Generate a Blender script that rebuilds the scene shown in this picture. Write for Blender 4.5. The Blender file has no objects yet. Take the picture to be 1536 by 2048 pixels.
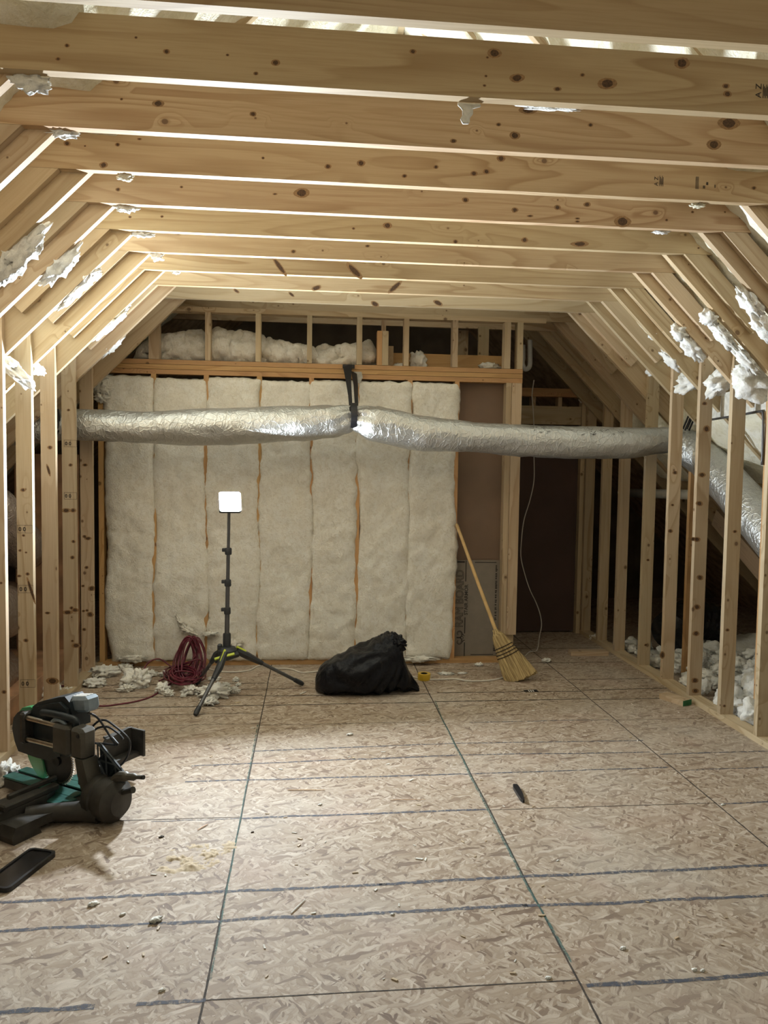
import bpy, math, random
from mathutils import Vector, Matrix, noise

sc = bpy.context.scene
col = sc.collection
R = random.Random(7)

# ---------------------------------------------------------------- camera, world, exposure
CH = 1.5878                                     # camera height
FPX, YAW, PITCH, ROLL = 1519.377, 0.0953216, 0.0572020, 0.0146207
_f = Vector((math.sin(YAW)*math.cos(PITCH), math.cos(YAW)*math.cos(PITCH), -math.sin(PITCH)))
_r0 = Vector((math.cos(YAW), -math.sin(YAW), 0)); _u0 = _r0.cross(_f)
_c, _s = math.cos(ROLL), math.sin(ROLL)
CR, CU, CF = _c*_r0 + _s*_u0, -_s*_r0 + _c*_u0, _f
cam = bpy.data.cameras.new('camera'); cam_o = bpy.data.objects.new('camera', cam); col.objects.link(cam_o)
cam.sensor_fit = 'HORIZONTAL'; cam.sensor_width = 36.0; cam.lens = 36.0*FPX/1536.0
cam.clip_start = 0.02; cam.clip_end = 60
m = Matrix.Identity(4)
for i in range(3):
    m[i][0], m[i][1], m[i][2] = CR[i], CU[i], -CF[i]
m[2][3] = CH
cam_o.matrix_world = m
sc.camera = cam_o
sc.view_settings.view_transform = 'Standard'; sc.view_settings.look = 'None'
sc.view_settings.gamma = 1.0; sc.view_settings.use_curve_mapping = False
sc.view_settings.exposure = 2.0
LAMP_STRENGTH = 900.0                            # radiance of the LED panel of the work light
LAMP_COLOR = (0.87, 0.965, 1.04)
w = bpy.data.worlds.new('attic_world'); sc.world = w; w.use_nodes = True
w.node_tree.nodes['Background'].inputs[0].default_value = (1.0, 0.93, 0.82, 1)
w.node_tree.nodes['Background'].inputs[1].default_value = 0.0
sc.cycles.use_denoising = True
sc.cycles.use_adaptive_sampling = True; sc.cycles.adaptive_threshold = 0.05
sc.cycles.max_bounces = 8; sc.cycles.diffuse_bounces = 5; sc.cycles.glossy_bounces = 4

def at(ax, val, x, y):
    """point where the sight line of photo pixel (x, y) meets the plane axis ax = val"""
    d = CF + CR*((x-768)/FPX) - CU*((y-1024)/FPX)
    o = Vector((0, 0, CH)); t = (val - o[ax])/d[ax]
    return o + d*t
AX = lambda v, x, y: at(0, v, x, y)
AY = lambda v, x, y: at(1, v, x, y)
AZ = lambda v, x, y: at(2, v, x, y)

# ---------------------------------------------------------------- object helpers
def tag(o, label=None, cat=None, group=None, kind=None):
    if label: o['label'] = label
    if cat: o['category'] = cat
    if group: o['group'] = group
    if kind: o['kind'] = kind
    return o
def empty(name, loc=(0, 0, 0), rz=0.0):
    o = bpy.data.objects.new(name, None); col.objects.link(o)
    o.location = loc; o.rotation_euler = (0, 0, rz); o.empty_display_size = .1
    return o
def thing(name, label, cat, loc=(0, 0, 0), rz=0.0, group=None):
    return tag(empty(name, loc, rz), label, cat, group)

class MB:
    """collects verts and faces, then links them as ONE mesh object"""
    def __init__(s): s.v = []; s.f = []; s.m = []
    def add(s, vs, fs, mi=0):
        n = len(s.v); s.v += [tuple(p) for p in vs]
        for q in fs: s.f.append(tuple(i+n for i in q)); s.m.append(mi)
        return s
    def box(s, x0, x1, y0, y1, z0, z1, mi=0, M=None):
        vs = [Vector((x, y, z)) for x in (x0, x1) for y in (y0, y1) for z in (z0, z1)]
        if M: vs = [M @ p for p in vs]
        return s.add(vs, [(0, 1, 3, 2), (4, 6, 7, 5), (0, 4, 5, 1), (2, 3, 7, 6), (0, 2, 6, 4), (1, 5, 7, 3)], mi)
    def cbox(s, x0, x1, y0, y1, z0, z1, c=.004, mi=0, M=None):
        """box with chamfered edges"""
        P = []
        for sx, X in ((-1, x0), (1, x1)):
            for sy, Y in ((-1, y0), (1, y1)):
                for sz, Z in ((-1, z0), (1, z1)):
                    P += [Vector((X, Y-sy*c, Z-sz*c)), Vector((X-sx*c, Y, Z-sz*c)), Vector((X-sx*c, Y-sy*c, Z))]
        if M: P = [M @ p for p in P]
        I = lambda a, b, d, k: ((a*2+b)*2+d)*3+k
        F = []
        for a in (0, 1):
            F.append([I(a, 0, 0, 0), I(a, 0, 1, 0), I(a, 1, 1, 0), I(a, 1, 0, 0)][::(1 if a == 0 else -1)])
            F.append([I(0, a, 0, 1), I(1, a, 0, 1), I(1, a, 1, 1), I(0, a, 1, 1)][::(1 if a == 0 else -1)])
            F.append([I(0, 0, a, 2), I(0, 1, a, 2), I(1, 1, a, 2), I(1, 0, a, 2)][::(1 if a == 0 else -1)])
            for b in (0, 1):
                F.append([I(a, b, 0, 0), I(a, b, 1, 0), I(a, b, 1, 1), I(a, b, 0, 1)])
                F.append([I(a, 0, b, 0), I(a, 1, b, 0), I(a, 1, b, 2), I(a, 0, b, 2)])
                F.append([I(0, a, b, 1), I(1, a, b, 1), I(1, a, b, 2), I(0, a, b, 2)])
                for d in (0, 1): F.append([I(a, b, d, 0), I(a, b, d, 1), I(a, b, d, 2)])
        return s.add(P, F, mi)
    def prism(s, poly, a0, a1, axis=1, mi=0, M=None):
        """2-D outline pushed along an axis; poly gives the other two coordinates in order"""
        n = len(poly); vs = []
        for a in (a0, a1):
            for p in poly:
                q = [p[0], p[1]]; q.insert(axis, a); vs.append(Vector(q))
        if M: vs = [M @ p for p in vs]
        fs = [tuple(range(n)), tuple(range(2*n-1, n-1, -1))] + [(i, i+n, (i+1) % n+n, (i+1) % n) for i in range(n)]
        return s.add(vs, fs, mi)
    def tube(s, pts, r, n=10, mi=0, cap=True, squash=1.0):
        pts = [Vector(p) for p in pts]; N = len(pts)
        rr = r if isinstance(r, (list, tuple)) else [r]*N
        t0 = (pts[1]-pts[0]).normalized()
        up = Vector((0, 0, 1)) if abs(t0.z) < .9 else Vector((1, 0, 0))
        u = t0.cross(up).normalized(); vs = []
        for i, p in enumerate(pts):
            t = (pts[min(i+1, N-1)]-pts[max(i-1, 0)])
            t = t.normalized() if t.length > 1e-9 else t0
            u = (u-t*u.dot(t)).normalized(); v = t.cross(u)
            for k in range(n):
                a = 2*math.pi*k/n; vs.append(p+(u*math.cos(a)+v*math.sin(a)*squash)*rr[i])
        fs = [(i*n+k, i*n+(k+1) % n, (i+1)*n+(k+1) % n, (i+1)*n+k) for i in range(N-1) for k in range(n)]
        if cap: fs += [tuple(range(n-1, -1, -1)), tuple((N-1)*n+k for k in range(n))]
        return s.add(vs, fs, mi)
    def lathe(s, prof, n=24, axis=2, mi=0, M=None, cap=True):
        """(r, a) profile turned round an axis"""
        vs = []
        for r, a in prof:
            for k in range(n):
                t = 2*math.pi*k/n; q = [r*math.cos(t), r*math.sin(t)]; q.insert(axis, a); vs.append(Vector(q))
        if M: vs = [M @ p for p in vs]
        N = len(prof)
        fs = [(i*n+k, i*n+(k+1) % n, (i+1)*n+(k+1) % n, (i+1)*n+k) for i in range(N-1) for k in range(n)]
        if cap: fs += [tuple(range(n)), tuple((N-1)*n+k for k in range(n))]
        return s.add(vs, fs, mi)
    def build(s, name, mats, parent=None, smooth=False, M=None, angle=None):
        me = bpy.data.meshes.new(name); me.from_pydata(s.v, [], s.f); me.update()
        for x in (mats if isinstance(mats, (list, tuple)) else [mats]): me.materials.append(x)
        if any(s.m): me.polygons.foreach_set('material_index', s.m)
        import bmesh
        b = bmesh.new(); b.from_mesh(me); bmesh.ops.recalc_face_normals(b, faces=b.faces); b.to_mesh(me); b.free()
        if smooth: me.polygons.foreach_set('use_smooth', [True]*len(me.polygons))
        if smooth and angle: me.set_sharp_from_angle(angle=angle)
        o = bpy.data.objects.new(name, me); col.objects.link(o)
        if M: o.matrix_world = M
        if parent: o.parent = parent
        return o

def spline(pts, n=8):
    """Catmull-Rom through points"""
    pts = [Vector(p) for p in pts]; out = []
    for i in range(len(pts)-1):
        p0, p1, p2, p3 = pts[max(i-1, 0)], pts[i], pts[i+1], pts[min(i+2, len(pts)-1)]
        for k in range(n):
            t = k/n
            out.append(.5*((2*p1)+(p2-p0)*t+(2*p0-5*p1+4*p2-p3)*t*t+(3*p1-p0-3*p2+p3)*t**3))
    out.append(pts[-1]); return out
def interp(tab, x):
    for (a, *A), (b, *B) in zip(tab, tab[1:]):
        if x <= b:
            t = max(0, min(1, (x-a)/(b-a))); t2 = t*t*(3-2*t)*.5+t*.5
            return [p+(q-p)*t2 for p, q in zip(A, B)]
    return list(tab[-1][1:])
def fbm(p, o=4): return noise.fractal(Vector(p), 1.0, 2.0, o, noise_basis='PERLIN_ORIGINAL')
def copy_tree(o, parent=None):
    c = o.copy(); col.objects.link(c)
    if parent: c.parent = parent
    for ch in list(o.children): copy_tree(ch, c)
    return c
def text_mesh(body, size, name, mat, parent, M, outline=0.0, spacing=1.0):
    """lettering as a real flat mesh"""
    cu = bpy.data.curves.new(name, 'FONT'); cu.body = body; cu.size = size; cu.space_character = spacing
    cu.resolution_u = 3
    if outline: cu.fill_mode = 'NONE'; cu.bevel_depth = outline; cu.bevel_resolution = 0
    else: cu.extrude = .0003; cu.offset = .0009 if size < .05 and body[0] == 'S' else 0
    t = bpy.data.objects.new('lettering', cu); col.objects.link(t)
    bpy.context.view_layer.update()
    me = bpy.data.meshes.new_from_object(t.evaluated_get(bpy.context.evaluated_depsgraph_get()))
    bpy.data.objects.remove(t); me.name = name
    me.materials.clear(); me.materials.append(mat)
    o = bpy.data.objects.new(name, me); col.objects.link(o); o.matrix_world = M
    if parent: o.parent = parent; o.matrix_parent_inverse = Matrix.Identity(4); o.matrix_local = M
    return o

# ---------------------------------------------------------------- materials
class NT:
    def __init__(s, name):
        s.mat = bpy.data.materials.new(name); s.mat.use_nodes = True; s.t = s.mat.node_tree
        s.b = s.t.nodes['Principled BSDF']; s.out = s.t.nodes['Material Output']
    def n(s, typ, **kw):
        x = s.t.nodes.new('ShaderNode'+typ)
        for k, v in kw.items(): setattr(x, k, v)
        return x
    def put(s, sock, v):
        if isinstance(v, bpy.types.NodeSocket): s.t.links.new(v, sock)
        elif v is not None: sock.default_value = v
    def math(s, op, a, b=None, c=None, clamp=False):
        x = s.n('Math', operation=op, use_clamp=clamp)
        for i, v in enumerate((a, b, c)): s.put(x.inputs[i], v)
        return x.outputs[0]
    def vmath(s, op, a, b=None):
        x = s.n('VectorMath', operation=op); s.put(x.inputs[0], a); s.put(x.inputs[1], b); return x.outputs[0]
    def noise(s, vec, scale=5, detail=3, rough=.5, dist=0.0, out=0):
        x = s.n('TexNoise'); s.put(x.inputs['Vector'], vec); s.put(x.inputs['Scale'], scale)
        s.put(x.inputs['Detail'], detail); s.put(x.inputs['Roughness'], rough); s.put(x.inputs['Distortion'], dist)
        return x.outputs[out]
    def voro(s, vec, scale=5, feature='F1', dim='3D', rnd=1.0):
        x = s.n('TexVoronoi', feature=feature, voronoi_dimensions=dim); s.put(x.inputs['Vector'], vec); s.put(x.inputs['Scale'], scale)
        s.put(x.inputs['Randomness'], rnd); return x
    def ramp(s, fac, stops, interp='LINEAR'):
        x = s.n('ValToRGB'); s.put(x.inputs[0], fac); e = x.color_ramp.elements; x.color_ramp.interpolation = interp
        while len(e) < len(stops): e.new(.5)
        for i, (p, c) in enumerate(stops):
            e[i].position = p; e[i].color = (c, c, c, 1) if isinstance(c, (int, float)) else (*c, 1)
        return x.outputs[0]
    def mix(s, fac, a, b, blend='MIX'):
        x = s.n('Mix', data_type='RGBA', blend_type=blend)
        s.put(x.inputs[0], fac)
        for i, v in ((6, a), (7, b)): s.put(x.inputs[i], (*v, 1) if isinstance(v, tuple) and len(v) == 3 else v)
        return x.outputs[2]
    def mapr(s, v, a, b, c=0.0, d=1.0):
        x = s.n('MapRange', interpolation_type='SMOOTHSTEP')
        for i, q in enumerate((v, a, b, c, d)): s.put(x.inputs[i], q)
        return x.outputs[0]
    def bump(s, h, strength=.3, dist=.01, normal=None):
        x = s.n('Bump'); s.put(x.inputs['Height'], h); x.inputs['Strength'].default_value = strength
        x.inputs['Distance'].default_value = dist
        if normal is not None: s.put(x.inputs['Normal'], normal)
        s.t.links.new(x.outputs[0], s.b.inputs['Normal']); return x.outputs[0]
    def scale(s, v, xyz): return s.vmath('MULTIPLY', v, xyz)
    def co(s): return s.n('TexCoord').outputs['Object']
    def fin(s, color=None, rough=None, metal=None, **kw):
        if color is not None: s.put(s.b.inputs['Base Color'], (*color, 1) if isinstance(color, tuple) and len(color) == 3 else color)
        if rough is not None: s.put(s.b.inputs['Roughness'], rough)
        if metal is not None: s.put(s.b.inputs['Metallic'], metal)
        for k, v in kw.items(): s.put(s.b.inputs[k.replace('_', ' ')], v)
        return s.mat

def pine(name, light, ring, knot=(.10, .045, .018), nk=.5, rings=15.0):
    """sawn softwood: cathedral grain along local X, knots with the grain running round them"""
    g = NT(name); co = g.co(); rnd = g.n('ObjectInfo').outputs['Random']
    off = g.n('CombineXYZ'); 
    for i, k in enumerate((91.0, 37.0, 53.0)): g.put(off.inputs[i], g.math('MULTIPLY', rnd, k))
    v = g.vmath('ADD', co, off.outputs[0])
    sx = g.n('SeparateXYZ'); g.put(sx.inputs[0], v)
    kz = g.math('ADD', sx.outputs[2], g.math('MULTIPLY', sx.outputs[1], .8))
    kv = g.n('CombineXYZ'); g.put(kv.inputs[0], g.math('MULTIPLY', sx.outputs[0], .85)); g.put(kv.inputs[1], kz)
    vo = g.voro(kv.outputs[0], 7.0, dim='2D')
    cs = g.n('SeparateColor'); g.put(cs.inputs[0], vo.outputs['Color'])
    has = g.math('GREATER_THAN', cs.outputs[0], nk)
    rad = g.math('MULTIPLY_ADD', g.math('POWER', cs.outputs[1], 2.2), .085, .03)
    d = vo.outputs['Distance']
    km = g.math('MULTIPLY', has, g.math('SUBTRACT', 1.0, g.mapr(d, g.math('MULTIPLY', rad, .6), rad)))
    de = g.n('VectorMath', operation='LENGTH'); g.put(de.inputs[0], g.scale(g.vmath('SUBTRACT', kv.outputs[0], vo.outputs['Position']), (.30*7, 1.15*7, 0)))
    v2 = g.voro(kv.outputs[0], 7.0, feature='F2', dim='2D')
    fade = g.mapr(g.math('SUBTRACT', v2.outputs['Distance'], d), 0.0, .38)                 # nothing jumps where two knots' zones meet
    swirl = g.math('MULTIPLY', g.math('MULTIPLY', has, fade), g.math('POWER', 2.718, g.math('MULTIPLY', de.outputs['Value'], -7.0)))
    n1 = g.noise(g.scale(v, (.42, 3.0, 4.6)), 1.0, 1.5, .45, .25)
    h = g.math('ADD', n1, g.math('MULTIPLY', swirl, .16))
    fr = g.math('FRACT', g.math('MULTIPLY', h, rings))
    line = g.ramp(fr, [(0, 0.0), (.45, .08), (.80, .85), (.88, 1.0), (.95, .1), (1, 0.0)])
    fib = g.noise(g.scale(v, (4.0, 140.0, 140.0)), 1.0, 2, .6)
    tone = g.noise(g.scale(v, (.8, 3.0, 3.0)), 1.0, 2)
    ringstr = g.mapr(g.noise(g.scale(v, (.6, 4., 4.)), 1.3, 1), .35, .65, .25, .85)
    c = g.mix(g.math('MULTIPLY', line, ringstr), light, ring)
    c = g.mix(g.mapr(fib, .35, .75, 0, .30), c, ring)
    c = g.mix(g.mapr(tone, .3, .75, 0, .35), c, tuple(x*.78 for x in light))
    halo = g.math('MULTIPLY', has, g.math('SUBTRACT', 1.0, g.mapr(d, rad, g.math('MULTIPLY', rad, 1.6))))
    c = g.mix(g.math('MULTIPLY', halo, .35), c, ring)
    kring = g.mapr(g.math('SINE', g.math('MULTIPLY', d, 330.0)), -.5, .8, .55, 1.0)
    c = g.mix(g.math('MULTIPLY', km, kring), c, knot)
    hs = g.n('HueSaturation'); g.put(hs.inputs['Color'], c)
    g.put(hs.inputs['Value'], g.math('MULTIPLY_ADD', rnd, .22, .88)); g.put(hs.inputs['Hue'], g.math('MULTIPLY_ADD', g.math('FRACT', g.math('MULTIPLY', rnd, 7.3)), .014, .493))
    g.bump(g.math('ADD', fib, g.math('MULTIPLY', line, .5)), .12, .002)
    return g.fin(hs.outputs[0], .62)

def plain(name, color, rough=.6, metal=0.0, vary=.15, scale=30, bump=0.0, **kw):
    g = NT(name); co = g.co(); n = g.noise(co, scale, 3)
    c = g.mix(g.mapr(n, .3, .7), tuple(x*(1-vary) for x in color), tuple(min(1, x*(1+vary)) for x in color))
    if bump: g.bump(n, bump, .004)
    return g.fin(c, rough, metal, **kw)

def fluff(name, c0, c1, dark, scale=1.0, bump=.8, mott=.6):
    """fibrous or foamy soft white stuff"""
    g = NT(name); co = g.co()
    a = g.noise(co, 7*scale, 5, .65, .8); b = g.noise(co, 38*scale, 4, .65, 1.2); f = g.noise(co, 160*scale, 3, .7, 1.0)
    c = g.mix(g.mapr(a, .38, .62), c0, c1)
    c = g.mix(g.math('MULTIPLY', g.mapr(b, .56, .34), mott), c, dark)
    h = g.math('ADD', g.math('MULTIPLY', b, .7), g.math('MULTIPLY', f, .3))
    g.bump(h, bump, .012/scale)
    return g.fin(c, .95, 0.0, Specular_IOR_Level=.1)

def osb():
    g = NT('oriented_strand_board'); co = g.co()
    wob = g.noise(co, 14, 2, out=1)
    cow = g.vmath('ADD', co, g.vmath('MULTIPLY', g.vmath('SUBTRACT', wob, (.5, .5, .5)), (.05, .05, 0)))
    cols, vals = [], []
    for ang, sx, sy, o in ((.55, 15, 66, 0), (1.2, 18, 80, 5), (-.75, 14, 62, 11), (2.1, 22, 104, 19), (.85, 19, 88, 27), (-.3, 13, 58, 37)):
        mp = g.n('Mapping'); g.put(mp.inputs['Vector'], cow); mp.inputs['Rotation'].default_value = (0, 0, ang)
        mp.inputs['Location'].default_value = (o, o*1.7, 0)
        vo = g.voro(g.scale(mp.outputs[0], (sx, sy, 1)), 1.0, dim='2D')
        s = g.n('SeparateColor'); g.put(s.inputs[0], vo.outputs['Color'])
        mp2 = g.noise(g.scale(mp.outputs[0], (sx*1.3, sy*6, 1)), 1.0, 2)
        vals.append((s.outputs[0], s.outputs[1], mp2, vo.outputs['Distance']))
    def pick(i, k):
        r = vals[0][i]
        for j in range(1, 6):
            sel = g.math('GREATER_THAN', vals[j][1], .60 + .03*j)
            x = g.n('Mix', data_type='FLOAT'); g.put(x.inputs[0], sel); g.put(x.inputs[2], r); g.put(x.inputs[3], vals[j][i]); r = x.outputs[0]
        return r
    tone = pick(0, 0); fib = pick(2, 0); dist = pick(3, 0)
    c = g.ramp(tone, [(0, (.15, .10, .07)), (.10, (.235, .17, .12)), (.25, (.36, .28, .20)), (.6, (.45, .365, .28)), (.85, (.52, .435, .345)), (1, (.62, .54, .45))])
    c = g.mix(g.mapr(fib, .3, .7, 0, .38), c, (.30, .215, .15))
    c = g.mix(g.mapr(dist, .38, .62, 0, .35), c, (.25, .18, .125))
    big = g.noise(co, 1.1, 3)
    c = g.mix(g.mapr(big, .45, .75, 0, .40), c, (.52, .48, .42))            # dust and plaster haze trodden into the board
    pk = g.noise(co, 2.3, 2)
    c = g.mix(g.mapr(pk, .5, .8, 0, .22), c, (.50, .33, .27))
    sp = g.noise(co, 85, 3, .75)
    c = g.mix(g.mapr(sp, .60, .72, 0, .65), c, (.13, .08, .05))
    g.bump(g.math('ADD', g.math('MULTIPLY', tone, .7), g.math('MULTIPLY', fib, .3)), .3, .004)
    return g.fin(c, .7, 0.0, Specular_IOR_Level=.3)

def ink(name, color, lo=.42, hi=.6, alpha=.85, scale=55):
    g = NT(name); n = g.noise(g.co(), scale, 4, .7)
    tr = g.n('BsdfTransparent'); mx = g.n('MixShader')
    g.put(mx.inputs[0], g.mapr(n, lo, hi, alpha, .12 if alpha < .95 else .3))
    g.t.links.new(tr.outputs[0], mx.inputs[1]); g.t.links.new(g.b.outputs[0], mx.inputs[2])
    g.t.links.new(mx.outputs[0], g.out.inputs[0])
    return g.fin(color, .8)

def foil(name, color, rough=.28, scale=1.0, strength=.55):
    g = NT(name); co = g.co()
    a = g.noise(g.scale(co, (22*scale, 22*scale, 9*scale)), 1.0, 5, .62, 1.4)
    b = g.noise(co, 90*scale, 3, .6, .6)
    v = g.voro(g.vmath('ADD', co, g.vmath('MULTIPLY', g.noise(co, 9, 2, out=1), (.1, .1, .1))), 26*scale, feature='DISTANCE_TO_EDGE')
    cr = g.math('SUBTRACT', 1.0, g.mapr(v.outputs['Distance'], 0, .12))
    h = g.math('ADD', g.math('ADD', a, g.math('MULTIPLY', b, .25)), g.math('MULTIPLY', cr, .18))
    g.bump(h, strength, .012/scale)
    return g.fin(g.mix(g.mapr(a, .3, .7), tuple(x*.86 for x in color), color), rough, .82)

M_JOIST = pine('joist_pine', (.55, .41, .245), (.33, .195, .085), nk=.88)
M_STUD = pine('stud_spruce', (.56, .44, .29), (.38, .26, .14), nk=.62, rings=10)
M_RAFT = pine('rafter_spruce', (.54, .415, .26), (.37, .245, .125), nk=.55, rings=12)
M_PLATE = pine('plate_fir', (.56, .335, .145), (.36, .18, .06), nk=.6, rings=18)
M_DARK = pine('dark_brown_pine', (.22, .14, .08), (.14, .08, .04), nk=.5)  # pine in a darker brown, for the slanting brace
M_OSB = osb()
M_MARK = ink('marker_ink', (.085, .095, .125), .46, .66, .78)
M_JOINT = plain('joint_dark_brown', (.05, .038, .028), .9, scale=80, vary=.5)  # dark brown for sheet joints, far floor lines and grit
M_CHALK = ink('green_chalk', (.07, .17, .15), .46, .62, .66)
M_STAMP = plain('stamp_ink', (.045, .035, .03), .8)
M_BATT = fluff('fibreglass_batt', (.85, .815, .73), (.89, .87, .81), (.64, .58, .47), 1.0, .95, .45)
M_LOOSE = fluff('loose_insulation', (.90, .88, .81), (.93, .92, .88), (.70, .65, .55), 1.0, .9, .35)
M_FOAM = fluff('spray_foam', (.80, .76, .60), (.88, .86, .76), (.62, .56, .38), .55, .6, .4)
M_FOAMW = fluff('white_foam', (.86, .86, .82), (.92, .92, .90), (.66, .64, .58), 1.1, .7, .4)
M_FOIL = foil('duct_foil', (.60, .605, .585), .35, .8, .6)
M_FOILD = foil('dark_foil', (.42, .36, .33), .25, .8, .8)  # brown eave light on the hoses is painted into this darker foil
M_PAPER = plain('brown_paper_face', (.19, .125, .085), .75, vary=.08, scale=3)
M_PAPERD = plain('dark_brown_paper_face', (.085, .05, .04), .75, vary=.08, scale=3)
M_KRAFT = plain('kraft_paper', (.36, .20, .11), .6, vary=.25, scale=6, bump=.2)
M_CARD = plain('grey_card', (.215, .185, .15), .8, vary=.06, scale=12)
M_CARDE = plain('card_print', (.03, .026, .024), .7)
M_BLACK = plain('black_plastic', (.012, .012, .014), .42, vary=.2)
M_DECK = plain('roof_deck', (.42, .31, .20), .85, vary=.25, scale=9)
M_FRONT = plain('pale_end_wall', (.70, .65, .56), .9, vary=.1, scale=3)  # unseen wall behind the camera, made pale to bounce fill light
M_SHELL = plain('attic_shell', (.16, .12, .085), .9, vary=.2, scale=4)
M_WHITE = plain('white_plastic', (.78, .77, .73), .45, vary=.04)
M_CORD = plain('white_cable', (.66, .62, .55), .5, vary=.05)
M_RED = plain('maroon_cord', (.13, .014, .03), .42, vary=.2)

# ---------------------------------------------------------------- framing grid
S16 = 0.4064; Y0 = 2.1458; TH = .038
CZ = 2.820                                       # underside of the ceiling joists
XL, XR = -0.9555, 1.9901                         # where rafters meet the joist undersides
KL, KR = -1.615, 2.632                           # room faces of the two knee walls
YB = 6.08                                        # front face of the partition framing
RD = .235; Q = math.sqrt(.5)
RIDGE = (XL+XR)/2
yk = lambda k: Y0+S16*k
ORD = ['first', 'second', 'third', 'fourth', 'fifth', 'sixth', 'seventh', 'eighth', 'ninth', 'tenth', 'eleventh', 'twelfth', 'thirteenth', 'fourteenth']
def frame(o, ex, ez):
    ex, ez = Vector(ex).normalized(), Vector(ez).normalized(); ey = ez.cross(ex)
    return Matrix(((ex.x, ey.x, ez.x, o[0]), (ex.y, ey.y, ez.y, o[1]), (ex.z, ey.z, ez.z, o[2]), (0, 0, 0, 1)))
def board(name, mat, o, ex, ez, poly, y0, y1, parent=None):
    """timber: outline poly in (along, depth), thickness y0..y1 across"""
    b = MB(); b.prism(poly, y0, y1, 1); ob = b.build(name, mat, None, M=frame(o, ex, ez))
    if parent: ob.parent = parent; ob.matrix_parent_inverse = parent.matrix_world.inverted()
    return ob
def rect(L, d, x0=0.0, z0=0.0): return [(x0, z0), (x0+L, z0), (x0+L, z0+d), (x0, z0+d)]
def sub(ob, parent):
    bpy.context.view_layer.update()
    ob.parent = parent; ob.matrix_parent_inverse = parent.matrix_world.inverted(); return ob

# ---------------------------------------------------------------- setting: floor, walls, roof
def strip(b, pts, wd, mi, z=.0006, rag=.35, step=.03):
    """ragged line drawn on the floor along pts"""
    P = []
    for a, c in zip(pts, pts[1:]):
        a, c = Vector((*a, 0)), Vector((*c, 0)); n = max(2, int((c-a).length/step))
        P += [a.lerp(c, i/n) for i in range(n)]
    P.append(Vector((*pts[-1], 0))); vs = []
    for i, p in enumerate(P):
        t = (P[min(i+1, len(P)-1)]-P[max(i-1, 0)]).normalized(); n = Vector((-t.y, t.x, 0))
        o = n*(noise.noise(p*3.1)*wd*.5)
        vs += [p+o+n*wd*(.5+rag*noise.noise(p*37.0)), p+o-n*wd*(.5+rag*noise.noise(p*37.0+Vector((9, 0, 0))))]
    for v in vs: v.z = z
    b.add(vs, [(2*i, 2*i+1, 2*i+3, 2*i+2) for i in range(len(P)-1)], mi)

fl = MB(); fl.box(-4.6, 5.4, -2.8, 9.2, -.05, 0)
LX = [-1.45, -.308, .840, 1.95, 3.1]
for i, x in enumerate(LX[1:4]):
    strip(fl, [(x+.004, -1), (x, 7.2)], .007, 2, .0004, .2)
strip(fl, [(-.298, 2.30), (-.303, 2.8), (-.308, 3.4), (-.317, 4.65)], .006, 3, .0009, .45)
strip(fl, [(.851, 2.3), (.836, 2.83), (.833, 3.46), (.839, 4.6), (.855, 5.08)], .009, 3, .0009, .5)
# butt joints between sheets, then the marker lines over the joists
for x0, x1, y in ((-1.6, -.308, 3.40), (.84, 1.95, 3.405), (-.308, .84, 2.212), (-.308, .84, 4.64), (1.95, 2.63, 4.62), (-1.6, -.308, 4.66), (.84, 1.95, 5.86)):
    strip(fl, [(x0, y), (x1, y+.006)], .005, 2, .0005, .3)
for x0, x1, ya, yb, wd in ((-1.3, .30, 2.778, 2.807, .017), (.27, 1.95, 2.808, 2.842, .019), (-1.25, .80, 2.603, 2.625, .018), (.78, 1.95, 2.622, 2.628, .018),
        (-1.1, -.62, 2.198, 2.209, .020), (-.50, -.30, 2.212, 2.214, .016), (.86, 1.95, 2.192, 2.204, .019), (-.30, .835, 3.392, 3.411, .016), (-.70, -.31, 3.385, 3.392, .006),
        (-.315, .842, 4.212, 4.266, .012), (.842, 1.97, 4.266, 4.254, .011), (-.62, .81, 4.012, 4.090, .013), (.808, 1.93, 4.09, 4.068, .013),
        (-.62, .811, 3.815, 3.826, .014), (.811, 1.93, 3.826, 3.85, .012), (1.97, 2.62, 4.03, 4.05, .012), (1.97, 2.62, 3.80, 3.83, .011), (1.97, 2.62, 3.40, 3.42, .012),
        (1.0, 1.94, 4.62, 4.63, .010), (-1.5, -.33, 5.02, 5.03, .010), (-.33, .85, 5.03, 5.05, .010), (.86, 1.94, 5.06, 5.07, .011), (.9, 1.95, 5.26, 5.25, .010),
        (-1.5, -.33, 5.24, 5.26, .010), (-.33, .85, 5.24, 5.24, .010), (-1.5, -.33, 5.55, 5.56, .009), (-1.45, .2, 5.40, 5.41, .006), (1.96, 2.62, 5.05, 5.06, .010), (1.96, 2.62, 5.28, 5.29, .009),
        (1.96, 2.6, 5.55, 5.56, .009), (1.8, 2.6, 6.05, 6.06, .009), (1.7, 2.6, 6.55, 6.56, .009), (-1.5, -.32, 4.86, 4.87, .006)):
    n = 5; strip(fl, [(x0+(x1-x0)*i/n, ya+(yb-ya)*i/n+R.uniform(-.003, .003)) for i in range(n+1)], wd*(1.25 if ya > 4.7 else 1), 2 if ya > 4.7 else 1, .0007, .4)
tag(fl.build('floor', [M_OSB, M_MARK, M_JOINT, M_CHALK]), kind='structure')
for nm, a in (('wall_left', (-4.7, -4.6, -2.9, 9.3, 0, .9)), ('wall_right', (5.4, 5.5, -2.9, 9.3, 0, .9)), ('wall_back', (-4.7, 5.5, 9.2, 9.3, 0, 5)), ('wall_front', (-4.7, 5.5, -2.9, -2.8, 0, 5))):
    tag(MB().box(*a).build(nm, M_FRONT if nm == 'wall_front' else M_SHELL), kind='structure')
VD = RD/Q                                         # vertical depth of a rafter
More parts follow.
